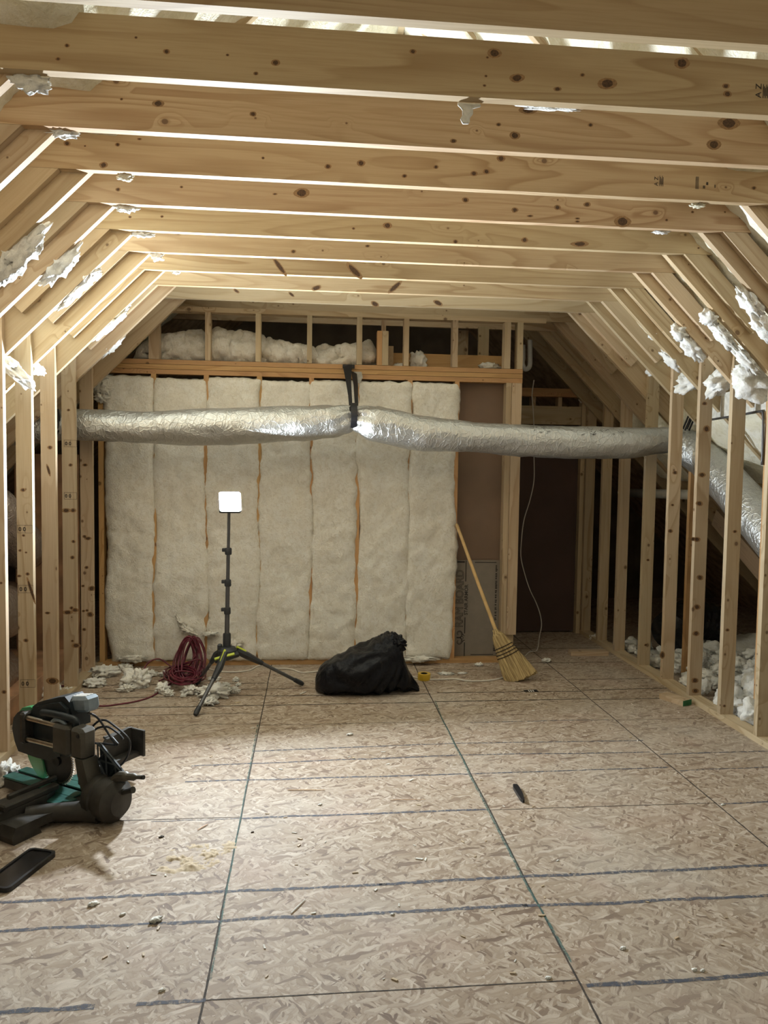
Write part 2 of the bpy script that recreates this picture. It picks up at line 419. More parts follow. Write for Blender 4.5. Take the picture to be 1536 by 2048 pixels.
for nm, sgn, x0 in (('ceiling_left', -1, XL), ('ceiling_right', 1, XR)):
    b = MB(); zt = lambda x: CZ-abs(x-x0)*(1 if (x-x0)*sgn > 0 else -1)+VD+.008
    xe = -4.65 if sgn < 0 else 5.45
    b.prism([(RIDGE, zt(RIDGE)), (xe, zt(xe)), (xe, zt(xe)+.05), (RIDGE, zt(RIDGE)+.05)], -2.85, 9.25, 1)
    tag(b.build(nm, M_DECK), kind='structure')
# sprayed foam between the rafters, one bumpy skin per roof slope
def foam_skin(name, sgn, x0, label, ya, yb):
    b = MB(); nu, nv = 92, 150; xs0, xs1 = RIDGE-.0*sgn, (x0+sgn*1.95); vs = []
    for j in range(nv+1):
        y = ya+(yb-ya)*j/nv
        for i in range(nu+1):
            x = xs0+(xs1-xs0)*i/nu; s = abs(x-xs0)
            k = (y-Y0-.057)/S16; d = abs(k-round(k))*S16              # distance from the nearest rafter
            hi = max(0, min(1, ((x0-x)*sgn-.02)/.12))                     # above the joists the foam swells over the rafters
            lo = max(0, min(1, ((x-x0)*sgn-.78)/.10))*max(0, min(1, (1.42-(x-x0)*sgn)/.12))*(sgn > 0)   # it also bulges out low in the broom-side eave
            e = (.168*(1-hi)-.012*hi)*(1-lo)+.01*lo+(.028+.02*hi)*fbm((x*4, y*4, sgn*3), 4)+.022*fbm((x*11, y*11, 5), 3)
            z = CZ-(abs(x-x0)*(1 if (x-x0)*sgn > 0 else -1))
            vs.append((x+sgn*e*Q, y, z+e*Q))
    b.add(vs, [(j*(nu+1)+i, j*(nu+1)+i+1, (j+1)*(nu+1)+i+1, (j+1)*(nu+1)+i) for j in range(nv) for i in range(nu)])
    tag(b.build(name, M_FOAM, smooth=True), label, 'insulation', kind='stuff')
foam_skin('spray_foam', -1, XL, 'cream spray foam between the rafters above the miter saw side', -1.6, 6.6)
foam_skin('spray_foam', 1, XR, 'cream spray foam between the rafters above the broom side', -1.6, 6.9)

# ---------------------------------------------------------------- loose foam shapes
def blob_mesh(b, c, ex, sx, sy, sz, seed, rough=.45, nu=26, nv=16, ey=None, freq=1.6, mi=0):
    """ragged lump: axes ex (length), ey, and their cross"""
    ex = Vector(ex).normalized(); ey = Vector(ey or (0, 1, 0)); ey = (ey-ex*ey.dot(ex)).normalized(); ez = ex.cross(ey); c = Vector(c)
    ar = sx/max(sz, 1e-6); vs = []
    for j in range(nv+1):
        th = math.pi*j/nv
        for i in range(nu):
            ph = 2*math.pi*i/nu
            d = Vector((math.cos(th), math.sin(th)*math.cos(ph), math.sin(th)*math.sin(ph)))
            q = Vector((d.x*max(1, ar*.8), d.y, d.z))*freq+Vector((seed*3.7, seed*1.3, seed*7.1))
            k = 1+rough*(fbm(q, 4)*1.1+.5*abs(fbm(q*2.7, 3)))
            vs.append(c+ex*d.x*sx*k+ey*d.y*sy*k+ez*d.z*sz*k)
    b.add(vs, [(j*nu+i, j*nu+(i+1) % nu, (j+1)*nu+(i+1) % nu, (j+1)*nu+i) for j in range(nv) for i in range(nu)], mi)
def overspill(parent, c, ex, sx, sy, sz, seed, mat=None, rough=.5):
    b = MB(); blob_mesh(b, c, ex, sx, sy, sz, seed, rough, 34, 18, freq=1.9)
    return sub(b.build('foam_overspill', mat or M_FOAMW, smooth=True), parent)

# ---------------------------------------------------------------- ceiling joists
JFEAT = {0: 'broad pine ceiling joist cut off by the very top of the photo', 1: 'pine ceiling joist with a torn foam rag hanging from its lower edge',
         2: 'orange-grained pine ceiling joist, third down from the top of the photo', 3: 'pine ceiling joist fourth down, grade stamps printed near its far end',
         4: 'knotty pine ceiling joist fifth down, one big cracked knot near the broom side', 5: 'wavy-grained pine ceiling joist, sixth down from the top',
         6: 'straight-grained pine ceiling joist, seventh down from the top', 7: 'pine ceiling joist eighth down, two dark slanting knots in its face',
         8: 'pine ceiling joist ninth down, second one out from the partition', 9: 'dim pine ceiling joist, last one before the stub studs of the partition'}
joist = {}
for k in range(-1, 12):
    xl = XL-VD+.012; L = 2.335-xl
    lab = JFEAT.get(k, {-1: 'pine ceiling joist overhead behind the camera', 10: 'shadowed ceiling joist just behind the stub studs of the partition', 11: 'deep shadowed ceiling joist behind the partition'}.get(k))
    o = board('ceiling_joist', M_JOIST if k < 9 else M_RAFT, (xl, yk(k), CZ), (1, 0, 0), (0, 0, 1), [(0, 0), (L, 0), (L-.02, .184), (.184, .184)], 0, TH)
    joist[k] = tag(o, lab, 'joist', 'ceiling joists')
# ---------------------------------------------------------------- rafters and the short boards nailed to them
raft, sist = {}, {}
for side, sgn, x0, kn in (('saw', -1, XL, 10), ('broom', 1, XR, 13)):
    ex = (-sgn*Q, 0, Q); ez = (sgn*Q, 0, Q)
    for k in range(-1, kn):
        up, dn = 1.4728/Q, 2.72/Q if sgn < 0 else 2.74/Q
        yo = TH if sgn < 0 else 2*TH                   # the board's thickness runs away from its origin towards +y or -y
        o = board('rafter', M_RAFT, (x0, yk(k)+yo, CZ), ex, ez, [(-dn, 0), (up-.03, 0), (up-.03-RD, RD), (-dn, RD)], .0006, TH-.0006)
        nm = 'just behind the camera' if k < 0 else ORD[k]+' counting from the camera'
        raft[sgn, k] = tag(o, 'sloping spruce rafter on the %s side, %s' % ('miter saw' if sgn < 0 else 'broom', nm), 'rafter', 'rafters of the %s side' % side)
        if k < 2 or (sgn < 0 and k > 8) or k > 11: continue
        p0 = .078 if sgn < 0 else .064
        q1 = p0+.089; xe = .535 if sgn < 0 else .494
        be = p0-xe/Q-.05*(k % 3)/3                        # lower end along the slope
        # top cut level with the joist underside: along = -depth
        o = board('sister_board', M_STUD if (k+sgn) % 2 else M_RAFT, (x0, yk(k)+(0 if sgn < 0 else TH), CZ-.001), ex, ez, [(-p0, p0), (be, p0), (be, q1), (-q1, q1)], .0005, TH-.0005)
        sist[sgn, k] = tag(o, 'short spruce board nailed below the joist to the %s %s-side rafter' % (ORD[k], side), 'board', 'short boards nailed along the %s side rafters' % side)
# ridge board and a post under it
o = board('ridge_board', M_RAFT, (RIDGE+.019, -2.7, CZ+1.44), (0, 1, 0), (0, 0, 1), rect(11.8, .24), 0, TH); tag(o, 'long ridge board at the peak where the rafters meet', 'beam')
P = AY(4.4, 952, 70)
o = board('ridge_post', M_STUD, (P.x-.045, 4.40, CZ+.19), (0, 0, 1), (1, 0, 0), rect(1.23, .089), -TH, 0); tag(o, 'upright post seen through the gap above the second joist', 'post')

# ---------------------------------------------------------------- knee walls
def stud(name, label, x, y, h, w=.089, t=TH, mat=None, group=None, z0=.038, cut=0.0, flat=False):
    """upright: room-side edge at x (depth w runs towards +x), near face at y"""
    poly = [(0, 0), (h, 0), (h+cut, w), (0, w)]
    o = board(name, mat or M_STUD, (x, y+t, z0), (0, 0, 1), (1, 0, 0), poly, 0, t)
    return tag(o, label, 'stud', group)
SF = {5: 'edge-lit stud at the very edge of the photo beside the miter saw', 6: 'stud with three boxed stamps, standing behind the miter saw', 7: 'stud with a dark knot near its foot, behind the miter saw motor',
      8: 'stud with two boxed stamps, nearer of the pair framing the duct end', 9: 'knot-speckled stud in the corner beside the first insulation batt'}
lstud, rstud = {}, {}
for k in range(3, 10):
    x = KL-.089
    lstud[k] = stud('wall_stud', SF.get(k, '%s stud of the saw-side knee wall, near the camera' % {3: 'outermost', 4: 'second'}.get(k)), x, yk(k)+.0, 2.0+.42, group='studs of the saw side knee wall', cut=0.0)
SR = {5: 'stud nearest the camera on the broom side, cut by the photo edge', 6: 'orange-tinted stud with faint stamps, second from the camera, broom side', 7: 'stud with dark knots in a row above the green-ended block',
      8: 'stud the silver duct runs behind, on the broom side', 9: 'stud the silver duct passes in front of, on the broom side'}
RY = {3: yk(3), 4: yk(4), 5: yk(5), 6: yk(6), 7: yk(7), 8: yk(8), 9: yk(9), 10: 6.30, 11: 6.70, 12: 7.12}
for k, y in RY.items():
    lab = SR.get(k, {3: 'broom-side knee wall stud out beside the camera', 4: 'broom-side knee wall stud just outside the picture edge', 10: 'shadowed stud by the small wood offcut, third from the dark panel', 11: 'shadowed stud second from the dark brown panel', 12: 'shadowed stud closest to the dark brown panel'}.get(k))
    rstud[k] = stud('wall_stud', lab, KR, y, 2.0+.42, group='studs of the broom side knee wall', cut=-.0)
o = board('bottom_plate', M_STUD, (KL, .9, 0), (0, 1, 0), (0, 0, 1), rect(5.16, TH), 0, .089); tag(o, 'flat plate under the saw-side knee wall studs', 'plate')
o = board('bottom_plate', M_STUD, (KR+.089, .9, 0), (0, 1, 0), (0, 0, 1), rect(6.5, TH), 0, .089); tag(o, 'pale flat plate under the broom-side knee wall studs', 'plate')
stud('brace_stud', 'rusty brown stud standing behind the stud that hides the duct', 2.86, 5.52, 1.62, .089, mat=M_PLATE, group=None)
stud('brace_stud', 'narrow brown upright behind the stud at the photo edge', 2.80, 4.46, 2.0, .045, mat=M_PLATE, group=None)

# foam squeezed out past the rafters and joists
def spill_r(sgn, k, px, py, L, h, seed, dy=.03, t=.045, mat=None):
    y = yk(k)+TH*2+dy*.5; P = AY(y, px, py)
    overspill(raft[sgn, k], P, (-sgn*Q, 0, Q), L, t, h, seed, mat)
for a in ((-1, 3, 40, 505, .13, .05, 1), (-1, 3, 8, 535, .10, .055, 2), (-1, 4, 120, 530, .11, .042, 3), (-1, 5, 158, 577, .14, .022, 4), (-1, 5, 185, 552, .05, .022, 5),
          (-1, 7, 222, 645, .13, .03, 6), (-1, 8, 225, 690, .10, .028, 7), (-1, 9, 186, 738, .035, .03, 8),
          (1, 4, 1503, 610, .10, .032, 11), (1, 4, 1530, 655, .08, .04, 12), (1, 5, 1420, 635, .05, .045, 13), (1, 5, 1445, 672, .10, .025, 14), (1, 5, 1490, 720, .11, .022, 15),
          (1, 6, 1358, 665, .055, .042, 16), (1, 6, 1385, 697, .09, .042, 17), (1, 7, 1306, 672, .03, .012, 18), (1, 7, 1342, 722, .09, .022, 19)):
    spill_r(*a)
for k, px, py, sx, sz, seed in ((1, 64, 165, .05, .03, 21), (2, 128, 267, .045, .014, 22), (3, 252, 352, .028, .016, 23), (4, 252, 416, .045, .018, 24), (5, 285, 469, .05, .013, 25), (6, 315, 513, .03, .022, 26),
                                (7, 352, 545, .02, .01, 27), (3, 1395, 411, .03, .007, 28), (4, 1322, 464, .035, .008, 29), (1, 1100, 214, .1, .006, 30)):
    P = AY(yk(k)+TH+.012, px, py); overspill(joist[k], P, (1, 0, 0), sx, .02, sz, seed, M_FOAMW if k not in (3,) else M_FOAM, .6)
# torn rag hanging under the second joist
b = MB(); P = AY(yk(1)+TH+.004, 938, 205); rag = []
for i in range(9):
    t = i/8; wd = .046*(1-t*.5)+(.03 if i < 2 else 0)
    for s in (-1, -.4, .3, 1): rag.append(P+Vector((s*wd*.5+.012*noise.noise(Vector((i*.7, s, 0)))-.012*t, .008*noise.noise(Vector((i*.9, s*2, 4)))+.004, -.002-.068*t)))
b.add(rag, [(i*4+j, i*4+j+1, i*4+j+5, i*4+j+4) for i in range(8) for j in range(3)])
ro = b.build('foam_rag', M_FOAMW, smooth=True); sm = ro.modifiers.new('thick', 'SOLIDIFY'); sm.thickness = .005; sub(ro, joist[1])
# foam lumps between the knee wall studs under the roof
for i, (sgn, px, py, y, sx, sz) in enumerate(((1, 1508, 762, 4.42, .11, .10), (1, 1438, 765, 4.78, .06, .10), (1, 1375, 765, 5.2, .055, .08), (1, 1495, 700, 4.40, .05, .06), (-1, 22, 735, 4.42, .035, .13), (-1, 70, 735, 4.83, .03, .05), (1, 1310, 740, 5.6, .03, .05))):
    P = AY(y, px, py); b = MB(); blob_mesh(b, P, (-sgn*Q, 0, Q), sx, .09, sz, 40+i, .5, 36, 22, freq=1.7)
    k = {4.42: 5, 4.78: 6, 5.2: 7, 4.40: 5, 4.83: 6, 5.6: 8}[y]
    sub(b.build('foam_overspill', M_FOAMW, smooth=True), raft[sgn, k])
# lumber stamps
def stamp(parent, body, P, size, rot=0.0, boxed=False, outline=0.0):
    M = Matrix.Translation(P) @ Matrix.Rotation(math.pi/2, 4, 'X') @ Matrix.Rotation(rot, 4, 'Z')
    cu = text_mesh(body, size, 'grade_stamp', M_STAMP, None, M, outline)
    sub(cu, parent)
    if boxed:
        b = MB(); w2, h2 = .078, size*1.05
        for x0, x1, z0, z1 in ((-.006, w2, -.012, -.0105), (-.006, w2, h2, h2+.0015), (-.006, -.0045, -.012, h2), (w2/2-.003, w2/2-.0015, -.012, h2), (w2-.0015, w2, -.012, h2)):
            b.box(P.x+x0, P.x+x1, P.y-.0004, P.y, P.z+z0, P.z+z1)
        sub(b.build('stamp_border', M_STAMP), parent)
for k, px, py in ((6, 37, 1062), (6, 39, 1182), (6, 43, 1371), (8, 130, 890), (8, 130, 995)):
    P = AY(yk(k)-.0006, px, py); stamp(lstud[k], '0 0', P, .032, 0, True, .0012)
for k, px, py, s in ((1, 1522, 196, .030), (3, 1316, 372, .026)):
    P = AY(yk(k)-.0008, px, py); stamp(joist[k], 'A Z', P, s, math.pi/2)
    b = MB()
    for i in range(5): b.box(P.x+.006+i*.004, P.x+.0082+i*.004, P.y-.0003, P.y, P.z+(i % 2)*.008, P.z+.046-(i % 3)*.006)
    sub(b.build('stamp_bar', M_STAMP), joist[k])
P = AY(yk(3)-.0008, 1391, 378); b = MB()
for i in range(4): b.box(P.x+i*.004, P.x+i*.004+.0018, P.y-.0003, P.y, P.z, P.z+.055)
for x0, z0 in ((.035, .004), (.041, .004), (.05, .02), (.055, .02), (.09, .01)): b.box(P.x+x0, P.x+x0+.004, P.y-.0003, P.y, P.z+z0, P.z+z0+.013)
sub(b.build('stamp_bar', M_STAMP), joist[3])

# knots and streaks that single boards show, set into the board's own mesh
M_KNOT = plain('knot_core', (.085, .042, .018), .7, vary=.4, scale=160)
M_KRING = plain('knot_rim', (.30, .175, .08), .7, vary=.2, scale=120)
def knots(o, y, marks):
    me = o.data.copy() if o.data.users > 1 else o.data; o.data = me
    me.materials.append(M_KRING); me.materials.append(M_KNOT)
    import bmesh
    b = bmesh.new(); b.from_mesh(me); bpy.context.view_layer.update(); inv = o.matrix_world.inverted()
    for q in marks:
        px, py, rx = q[0], q[1], q[2]; ry = q[3] if len(q) > 3 else rx*.9; an = q[4] if len(q) > 4 else 0.0
        for f, dy, mi in ((1.45, .0004, 1), (1.0, .0008, 2)):
            vs = []
            for i in range(14):
                a = 2*math.pi*i/14; k = f*(1+.18*noise.noise(Vector((px*.7+math.cos(a), py*.7+math.sin(a), 3))))
                ux, uy = rx*k*math.cos(a)*(1.25 if f > 1 and an == 0 else 1), ry*k*math.sin(a)
                vs.append(b.verts.new(inv @ AY(y-dy, px+ux*math.cos(an)-uy*math.sin(an), py+ux*math.sin(an)+uy*math.cos(an))))
            b.faces.new(vs[::-1]).material_index = mi
    b.to_mesh(me); b.free()
KN = {1: [(134, 91, 3), (116, 118, 3), (272, 75, 2), (333, 103, 4), (551, 125, 5), (512, 147, 3), (455, 110, 2), (826, 103, 4), (989, 106, 8), (972, 152, 2), (969, 171, 2), (975, 115, 2), (1034, 156, 9, 6), (1165, 150, 3), (1215, 167, 11, 8), (1115, 178, 5, 3), (1364, 126, 9, 8), (1452, 172, 4), (1455, 188, 5)],
      2: [(316, 207, 7, 5), (506, 228, 4), (243, 198, 2), (8, 203, 2), (1056, 220, 11, 6), (1030, 271, 6), (1458, 246, 13, 9), (1428, 289, 8), (907, 282, 4, 3), (997, 249, 3), (1181, 250, 3)],
      3: [(134, 287, 4), (207, 330, 5), (235, 289, 3), (170, 292, 1.5), (279, 278, 3, 1.5), (656, 333, 4), (722, 326, 5), (526, 316, 2), (1002, 317, 5), (948, 347, 4), (973, 343, 4), (872, 334, 3), (809, 352, 3), (1508, 376, 3)],
      4: [(236, 379, 3), (363, 374, 2), (603, 386, 9, 7), (550, 388, 3, 1.5), (1115, 415, 4), (1030, 420, 4), (931, 400, 4), (1174, 409, 4), (1245, 443, 9, 8), (1155, 437, 3, 1.5), (1155, 443, 3, 1.5), (1060, 432, 4, 1.5), (1333, 440, 2), (1385, 424, 2), (1450, 424, 1.5), (1478, 427, 1.5), (1480, 436, 1.5)],
      5: [(260, 434, 2), (324, 433, 2), (775, 451, 5), (911, 483, 3), (1049, 480, 4), (1160, 488, 10, 4), (707, 457, 2), (1398, 485, 1.5), (1411, 484, 1.5), (1397, 496, 1.5), (1410, 496, 1.5)],
      6: [(587, 503, 3), (1219, 489, 3, 1.5), (735, 492, 3, 2)], 7: [(559, 533, 17, 3.5, .93), (709, 542, 16, 4.5, .78)], 8: [(633, 576, 7, 3.5, -.3), (790, 574, 13, 3.5, -.75), (473, 582, 5, 2, .6)], 9: [(750, 608, 6, 3.5, .5), (876, 606, 7, 3.5, .5), (583, 589, 5, 2, .7)]}
for k, mk in KN.items(): knots(joist[k], yk(k), mk)
for k, mk in {6: [(47, 1071, 2), (40, 1101, 2), (52, 1105, 1.5), (38, 1152, 3, 2), (55, 1148, 2.5), (52, 1281, 3), (46, 980, 3), (62, 1180, 2.2, 20, -.3)], 7: [(105, 1362, 7, 5), (95, 1226, 3, 2), (97, 940, 2, 9, -.3), (100, 895, 3)],
              8: [(134, 1021, 5, 3.5), (148, 1021, 3.5), (149, 1083, 2.5), (147, 1115, 3), (145, 1216, 2.5), (152, 1220, 4, 3), (137, 1225, 6, 3), (154, 1291, 5, 3.5), (147, 1282, 2), (139, 820, 2), (143, 930, 2.5)],
              9: [(182, 1077, 4, 2.5), (175, 1073, 2.5), (179, 1135, 2.5), (189, 1177, 4), (186, 1229, 4), (180, 1221, 2), (174, 1259, 2.5), (173, 1222, 2), (172, 1172, 2), (176, 930, 3, 2)], 5: [(8, 1384, 3), (2, 1166, 2)]}.items(): knots(lstud[k], yk(k), [(q[0]-{9: 6, 8: 2}.get(k, 0), *q[1:]) for q in mk])
for k, mk in {7: [(1409, 807, 3), (1413, 858, 4, 5), (1404, 950, 4), (1399, 1007, 4), (1394, 1079, 4), (1386, 1078, 3), (1394, 1214, 4), (1392, 1267, 4), (1390, 1361, 4), (1391, 1382, 4), (1400, 1155, 4)], 6: [(1470, 1063, 2.5), (1449, 1412, 2), (1455, 1260, 2.5)], 8: [(1350, 945, 3), (1345, 1010, 2), (1341, 1062, 3), (1325, 1310, 3, 5)], 9: [(1296, 1120, 2), (1292, 1290, 2)]}.items(): knots(rstud[k], RY[k], mk)

# ---------------------------------------------------------------- partition at the end of the room
def wood(name, label, cat, mat, o, ex, ez, L, d, t, group=None):
    return tag(board(name, mat, o, ex, ez, rect(L, d), 0, t), label, cat, group)
UP, EX, EY, EZ = (0, 0, 1), (1, 0, 0), (0, 1, 0), (0, 0, 1)
BX = [-1.628, -1.228, -.827, -.417, -.009, .363, .777, 1.159]
PD = .089
# plates lie along x: ex = x, ez = z, thickness towards +y
for i, (z, nm) in enumerate(((2.295, 'lowest'), (2.333, 'middle'), (2.371, 'topmost'))):
    wood('header_plate', 'orange-brown plank across the partition, %s of the three stacked above the insulation' % nm, 'plate', M_PLATE, (-1.68+.02*i, YB, z), EX, EZ, 3.374-.02*i, .0352, PD, 'stacked header planks')
wood('top_plate', 'weathered plank under the joists capping the stub studs', 'plate', M_RAFT, (-1.14, YB, 2.780), EX, EZ, 3.02, .038, PD)
wood('sole_plate', 'floor plank under the insulated partition', 'plate', M_PLATE, (-1.66, YB, 0), EX, EZ, 3.34, .038, PD)
SN = ['in the corner by the first insulation batt', 'between first and second insulation batt', 'between second and third insulation batt', 'between third and fourth insulation batt', 'between fourth and fifth insulation batt',
      'between fifth and sixth insulation batt', 'between sixth and seventh insulation batt', 'between the last insulation batt and the brown bay']
for i, x in enumerate(BX):
    wood('partition_stud', 'partition stud showing '+SN[i], 'stud', M_PLATE, (x-.019, YB+TH*0+PD*0+.0, .038), UP, EX, 2.257, TH, PD, 'partition studs').location.y += PD
wood('partition_stud', 'light post edge right beside the brown panel bay', 'stud', M_STUD, (1.562, YB+PD, .0385), UP, EX, 2.256, TH+.006, PD, 'partition studs')
wood('end_board', 'light nail-dotted board ending the partition, stopping short of the floor', 'board', M_STUD, (1.608, YB-.012+TH, .235), UP, EX, 2.058, .080, TH)
wood('end_stud', 'post behind the nail-dotted board at the partition end', 'stud', M_RAFT, (1.609, YB+.027+PD, .0385), UP, EX, 2.256, TH+.03, PD)
# stub studs above the header
for xa, xb, nm in ((-1.265, -1.186, 'wide stub stud at the sloping rafter end'), (-.836, -.794, 'stub stud against the thick fluffy insulation heap'), (-.448, -.406, 'stub stud above the fourth insulation batt edge'), (-.047, -.008, 'stub stud where the fluffy heap gets thinner'),
                   (.346, .388, 'stub stud beside the black strap'), (.722, .762, 'stub stud beside the lone white tuft'), (1.115, 1.158, 'stub stud above the brown panel bay edge'), (1.540, 1.590, 'first of the stub stud pair over the partition end'), (1.646, 1.692, 'last stub stud at the partition end')):
    wood('stub_stud', nm, 'stud', M_STUD, (xa, YB+PD-.001, 2.4087), UP, EX, 2.780-2.4089, xb-xa, PD-.002, 'stub studs above the header')
wood('packer_block', 'short double block standing on the header beside the strap, first half', 'block', M_PLATE, (.509, YB+PD+.0, 2.4087), UP, EX, .27, .038, PD)
wood('packer_block', 'short double block on the header, half with the taller stick behind', 'block', M_STUD, (.548, YB+PD-.004, 2.4087), UP, EX, .27, .049, PD)
wood('thin_upright', 'thin upright stick rising behind the short double block', 'stud', M_STUD, (.549, YB+PD+.04, 2.4087), UP, EX, .37, .036, TH)
wood('ledger_board', 'dim board lying behind the stub studs toward the partition end', 'board', M_PLATE, (.60, YB+.17, 2.4087), EX, EZ, 1.02, .125, TH)
wood('packer_block', 'small dim block on the header next to the short double block', 'block', M_RAFT, (.60, YB+PD+.07, 2.4087), UP, EX, .17, .05, .05)
for xa, y, z0, z1, nm in ((1.28, 6.75, 2.41, 2.82, 'shadowed upright seen behind the stub studs over the brown bay'), (1.42, 6.55, 2.41, 2.82, 'pale shadowed upright behind the stub stud pair')):
    wood('back_stud', nm, 'stud', M_RAFT, (xa, y, z0), UP, EX, z1-z0, .09, TH)

# ---------------------------------------------------------------- insulation batts in the partition bays
BN = ['first insulation batt in the corner, its top torn ragged', 'second insulation batt, behind the gap over the maroon cord loop', 'third insulation batt, with a fluffy tear above the coiled maroon cord', 'fourth insulation batt, standing behind the work light pole',
      'fifth insulation batt, between the work light and the trash bag', 'sixth insulation batt, behind the trash bag and the black strap', 'seventh insulation batt, next to the brown panel bay']
def batt(i):
    x0, x1 = BX[i]+(.019 if i else .03), BX[i+1]-.010
    if i == 6: x1 -= .0
    z0, z1 = .040, 2.285-(.02 if i in (1, 3) else .005)
    nu, nv = 26, 130; b = MB(); vs = []
    for j in range(nv+1):
        t = j/nv; z = z0+(z1-z0)*t
        l = x0-.020+.030*noise.noise(Vector((i*9.1, z*1.6, 0)))+.012*fbm((i*3.3, z*9, 1), 3)
        r = x1+.022+.030*noise.noise(Vector((i*9.1+9.1+.35, z*1.6, .2)))+.012*fbm((i*3.3, z*9, 7), 3)
        if i == 0: l += .012+.05*max(0, 1-t/.12)
        if i == 0 and t > .9: l += .10*max(0, noise.noise(Vector((z*18, 1, 1))))-.05; 
        for k in range(nu+1):
            s = k/nu; x = l+(r-l)*s
            edge = min(s, 1-s)*(r-l); et = min(t*(z1-z0)+.012, (1-t)*(z1-z0)+.004)
            pil = 1-math.exp(-edge/.020); pt = 1-math.exp(-et/.02)
            y = YB+.016-.042*pil*pt-.020*fbm((x*2.6+i*5, z*2.2, i), 4)-.011*fbm((x*11+i, z*8, 3), 4)-.012*abs(fbm((x*5, z*5, i*2+1), 3))
            zz = z+(.012*fbm((x*14, i, 2), 3) if j in (0, nv) else 0)
            vs.append((x, min(y, YB+.03), zz))
    b.add(vs, [(j*(nu+1)+k, j*(nu+1)+k+1, (j+1)*(nu+1)+k+1, (j+1)*(nu+1)+k) for j in range(nv) for k in range(nu)])
    o = b.build('insulation_batt', M_BATT, smooth=True)
    sm = o.modifiers.new('thick', 'SOLIDIFY'); sm.thickness = .06; sm.offset = -1 if o.data.polygons[0].normal.y < 0 else 1
    return tag(o, BN[i]+', in the partition wall', 'insulation', 'insulation batts in the partition bays')
batts = [batt(i) for i in range(7)]
def tuft(parent, px, py, y, sx, sz, seed, ex=(1, 0, 0)):
    b = MB(); blob_mesh(b, AY(y, px, py), ex, sx, .03, sz, seed, .75, 30, 18, freq=2.2)
    return sub(b.build('torn_tuft', M_BATT, smooth=True), parent)
tuft(batts[1], 378, 1262, YB-.055, .06, .022, 51, (1, 0, -.5)); tuft(batts[1], 362, 1245, YB-.045, .05, .02, 52, (.7, 0, -1)); tuft(batts[0], 265, 1317, YB-.06, .08, .022, 53); tuft(batts[2], 420, 1268, YB-.05, .05, .014, 54)
tuft(batts[6], 840, 1318, YB-.06, .12, .02, 55); tuft(batts[3], 470, 1290, YB-.05, .06, .03, 56)
tuft(batts[0], 205, 775, YB-.03, .06, .05, 57); tuft(batts[0], 205, 795, YB-.03, .05, .03, 58)
# brown paper panel bay with the printed floor-protection board leaning in it
o = MB().box(1.10, 1.64, YB+PD+.002, YB+PD+.015, .02, 2.30).build('paper_panel', M_PAPER); tag(o, 'brown paper-faced panel at the back of the open stud bay', 'panel')
rbx0, rbx1, rbz0, rbz1, rby = 1.1795, 1.5605, .040, .842, YB+.070
o = MB().cbox(rbx0, rbx1, rby, rby+.003, rbz0, rbz1, .0008).build('card_board', M_CARD)
ramb = tag(o, 'grey printed protection card with big outlined lettering, standing behind the broom', 'board')
def on_card(x, z): return Matrix.Translation((x, rby-.0006, z)) @ Matrix.Rotation(math.pi/2, 4, 'X') @ Matrix.Rotation(math.pi/2, 4, 'Z')
W = rbx1-rbx0; H = rbz1-rbz0
def put_text(body, size, x, z, L, outline=0.0, name='printed_lettering'):
    o = text_mesh(body, size, name, M_CARDE, None, Matrix.Identity(4), outline)
    xs = [v.co.x for v in o.data.vertices]; k = L/(max(xs)-min(xs))
    for v in o.data.vertices: v.co.x = (v.co.x-min(xs))*k
    o.matrix_world = on_card(x, z); return sub(o, ramb)
put_text('RAM BOARD', .094, rbx0+.078, rbz0+.245, .475, .0016)
put_text('STAIR ARMOR', .040, rbx0+.116, rbz0+.345, .255)
b = MB()
yb0, yb1 = rby-.0012, rby-.0002
b.box(rbx0+.092, rbx0+.100, yb0, yb1, rbz0+.625, rbz1-.004); b.box(rbx0+.092, rbx0+.100, yb0, yb1, rbz0+.19, rbz0+.325); b.box(rbx0+.092, rbx0+.100, yb0, yb1, rbz0, rbz0+.115)
b.box(rbx0+.006, rbx0+.085, yb0, yb1, rbz1-.022, rbz1-.008); b.box(rbx0+.17, rbx1-.03, yb0, yb1, rbz1-.022, rbz1-.015); b.box(rbx0+.15, rbx1-.04, yb0, yb1, rbz0+.008, rbz0+.014)
sub(b.build('printed_band', M_CARDE), ramb)
b = MB()                                          # rows of fine print near the far edge, too small to read
z = rbz0+.30
while z < rbz1-.04:
    h = R.uniform(.003, .012); b.box(rbx1-.036, rbx1-.036+R.uniform(.012, .018), yb0, yb1, z, z+h); z += h+R.choice((.003, .003, .003, .012))
z = rbz0+.04
while z < rbz0+.25:
    h = R.uniform(.003, .012); b.box(rbx1-.040, rbx1-.040+R.uniform(.012, .016), yb0, yb1, z, z+h); z += h+R.choice((.003, .003, .012))
sub(b.build('fine_print', M_CARDE), ramb)
b = MB()                                          # curled horn emblem
def spiral(cx, cz, r0, r1, a0, a1, hw):
    n = 26; P = []
    for i in range(n+1):
        t = i/n; a = a0+(a1-a0)*t; r = r0+(r1-r0)*t
        P += [(cx+(r+s*hw*(1-t*.5))*math.cos(a), yb0, cz+(r+s*hw*(1-t*.5))*math.sin(a)) for s in (-1, 1)]
    b.add(P, [(2*i, 2*i+1, 2*i+3, 2*i+2) for i in range(n)])
for s in (-1, 1):
    cz = rbz0+.155
    spiral(rbx0+.048, cz+s*.034, .032, .010, -s*1.2, s*4.4, .0035); spiral(rbx0+.048, cz+s*.034, .022, .006, -s*.6, s*3.6, .002)
spiral(rbx0+.074, rbz0+.155, .010, .012, 0, 6.2, .0025); spiral(rbx0+.098, rbz0+.19, .018, .020, 3.3, 4.7, .0035); spiral(rbx0+.098, rbz0+.115, .018, .020, 1.6, 3.0, .0035)
